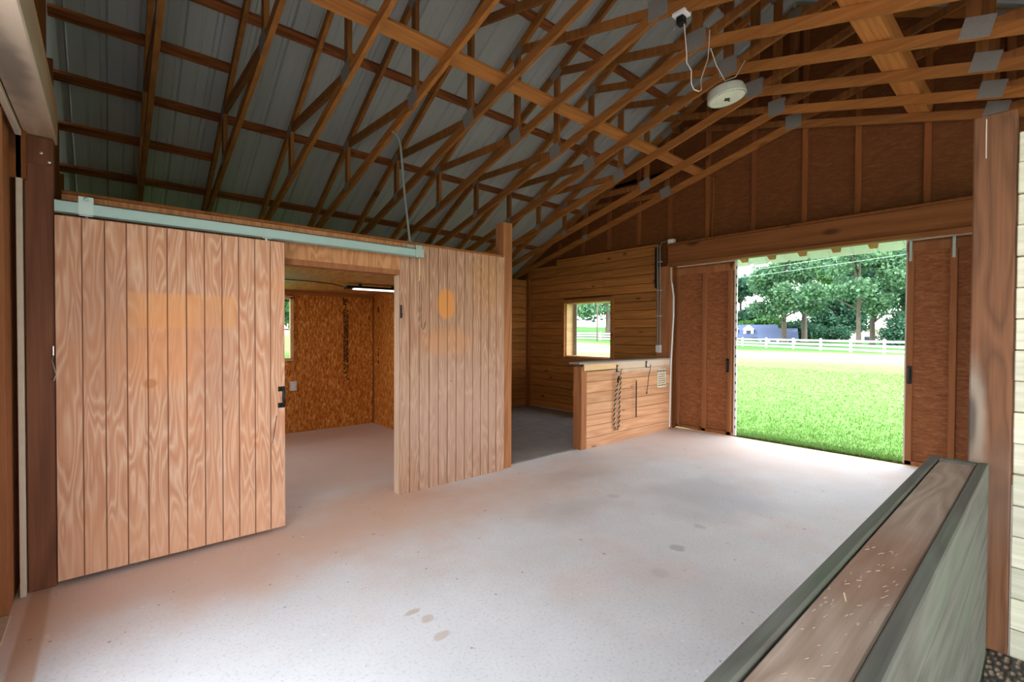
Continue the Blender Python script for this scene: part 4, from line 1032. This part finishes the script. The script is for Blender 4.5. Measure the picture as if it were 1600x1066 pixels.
make_tree('round_bush', T(108, 39.8), 0, 0, [(0, 0, 2.8, 3.6, 3.4), (2, -3, 2, 2.6, 2.4), (-1, 3, 2.6, 3, 2.6)], 'leaf_bright', 5000, .3, 'bright yellow-green bush above the blue roof', cat='bush')
make_tree('round_bush', T(78, 12.4), 0, 0, [(0, 0, 2.0, 2.4, 2.4), (1, -2.4, 2.4, 2.4, 2.6), (0.5, 1.7, 1.2, 1.4, 1.3)], 'leaf_dark', 4500, .2, 'rounded dark green bush just behind the fence at right', cat='bush')
make_tree('round_bush', T(108, 32.2), 0, 0, [(0, 0, 1.8, 2.6, 2.2), (.6, -2.6, 1.4, 2.2, 1.6), (0, 2.5, 2.0, 2.4, 2.8), (1, -5, 1.8, 2.2, 1.8)], 'leaf_dark', 4000, .26, 'low hedge of shrubs right of the blue-roofed house', cat='bush')
make_tree('oak_tree', T(62, 47.5), 5, .45, crown(7, 4.5, 13, 24, 9), 'leaf_mid', 8000, .3, 'forked grey tree seen through the stall window')
make_tree('oak_tree', T(76, 72), 3, .4, crown(9, 2, 13, 24, 10), 'leaf_dark', 7000, .4, 'dark tree behind the forked one through the stall window')
make_tree('oak_tree', T(86, 56), 2, .4, crown(9, 2, 13, 24, 12), 'leaf_dark', 7000, .4, 'dark tree near the right side of the stall window view')
make_tree('oak_tree', (9, 30, -.03), 4, .4, crown(6, 3, 11, 20, 13), 'leaf_mid', 5000, .3, 'tree outside the tack room window', cat='tree', group='trees beyond the tack room')
# utility pole and wires
mb = MB(); mb.tube([(50.5, 40.5, gz(50, 40)), (50.5, 40.5, 9.5)], [.12, .08], 8); pw = mb.build('utility_pole', 'bark'); tag(pw, 'thin utility pole seen through the stall window', 'pole')
mb = MB(); mb.bar((50.5, 39.8, 9.2), (50.5, 41.2, 9.2), .1, .1); mb.build('cross_arm', 'bark', pw)
for k, (z0, z1) in enumerate(((8.35, 9.1), (7.75, 8.4))):
    mb = MB(); A_, B_ = Vector((56.0, 36.0, z0)), Vector((45.0, -4.5, z1)); mb.tube([A_.lerp(B_, t_) - Vector((0, 0, .25 * 4 * t_ * (1 - t_))) for t_ in np.linspace(0, 1, 24)], .014, 5)
    tag(mb.build('power_line', 'cable_grey'), ('upper' if k == 0 else 'lower') + ' thin overhead line crossing in front of the trees', 'power line', 'overhead lines')

# houses
def gable_house(name, c, L, W, wall_h, roof_h, ang, wallm, roofm, label, dormers=0):
    e = empty(name, c, label, 'house'); e.rotation_euler = (0, 0, ang)
    mb = MB(); mb.box((-L / 2, -W / 2, 0), (L / 2, W / 2, wall_h)); mb.poly([(-L / 2, -W / 2, wall_h), (-L / 2, W / 2, wall_h), (-L / 2, 0, wall_h + roof_h)], (L, 0, 0)); mb.build('house_wall', wallm, e)
    mb = MB(); ov = .4; sl_ = roof_h / (W / 2)
    for s in (1, -1):
        mb.poly([(-L / 2 - ov, 0, wall_h + roof_h + .02), (-L / 2 - ov, s * (W / 2 + ov), wall_h - ov * sl_ + .02), (-L / 2 - ov, s * (W / 2 + ov), wall_h - ov * sl_ + .2), (-L / 2 - ov, 0, wall_h + roof_h + .2)], (L + 2 * ov, 0, 0))
    mb.build('house_roof', roofm, e)
    for k in range(4):
        mb = MB(); xx = -L / 2 + L * (k + .5) / 4; mb.box((xx - .5, -W / 2 - .03, 1.0), (xx + .5, -W / 2 + .03, 2.2)); mb.build('house_window', 'window_dark', e)
    for k in range(dormers):
        xx = -L * .30 + k * L * .3; mb = MB(); yf = -W * .40; mb.box((xx - .9, yf, wall_h), (xx + .9, 0, wall_h + 1.5)); mb.poly([(xx - 1.1, yf - .1, wall_h + 1.5), (xx + 1.1, yf - .1, wall_h + 1.5), (xx, yf - .1, wall_h + 2.5)], (0, -yf + .1, 0)); d_ = mb.build('dormer', wallm, e)
        mb = MB(); mb.box((xx - .4, yf - .04, wall_h + .4), (xx + .4, yf, wall_h + 1.3)); mb.build('dormer_window', 'window_dark', d_)
    return e
a0 = math.atan2(37 - 0, 98 - 0) - math.pi / 2
h_main_inv = (Matrix.Translation((99.5, 40.5, -1.2)) @ Matrix.Rotation(a0, 4, 'Z')).inverted()
h_main = gable_house('house', (99.5, 40.5, -1.2), 9.5, 8, 2.3, 2.3, a0, 'house_wall', 'house_roof', 'blue-roofed white house with dormers at the left edge of the far doorway', 2)
hw = gable_house('house_wing', (97.5, 34.4, -1.4), 5.8, 7, 2.2, 1.8, a0, 'house_wall', 'house_roof', None)
for c in children(hw):
    c.matrix_basis = h_main_inv @ (Matrix.Translation((97.5, 34.4, -1.4)) @ Matrix.Rotation(a0, 4, 'Z')); c.parent = h_main
bpy.data.objects.remove(hw)
a1 = math.atan2(33, 145) - math.pi / 2
gable_house('house', (150, 33.5, -1), 16, 12, 4.2, 4.0, a1, 'pink_house_wall', 'pink_house_roof', 'pale pinkish brick house glimpsed behind the nearest tree trunk')
gable_house('house', (62.0, 42.0, -0.2), 3, 5, 2.4, 1.4, math.atan2(42, 62), 'house_wall', 'house_wall', 'white shed at the right of the stall window view')
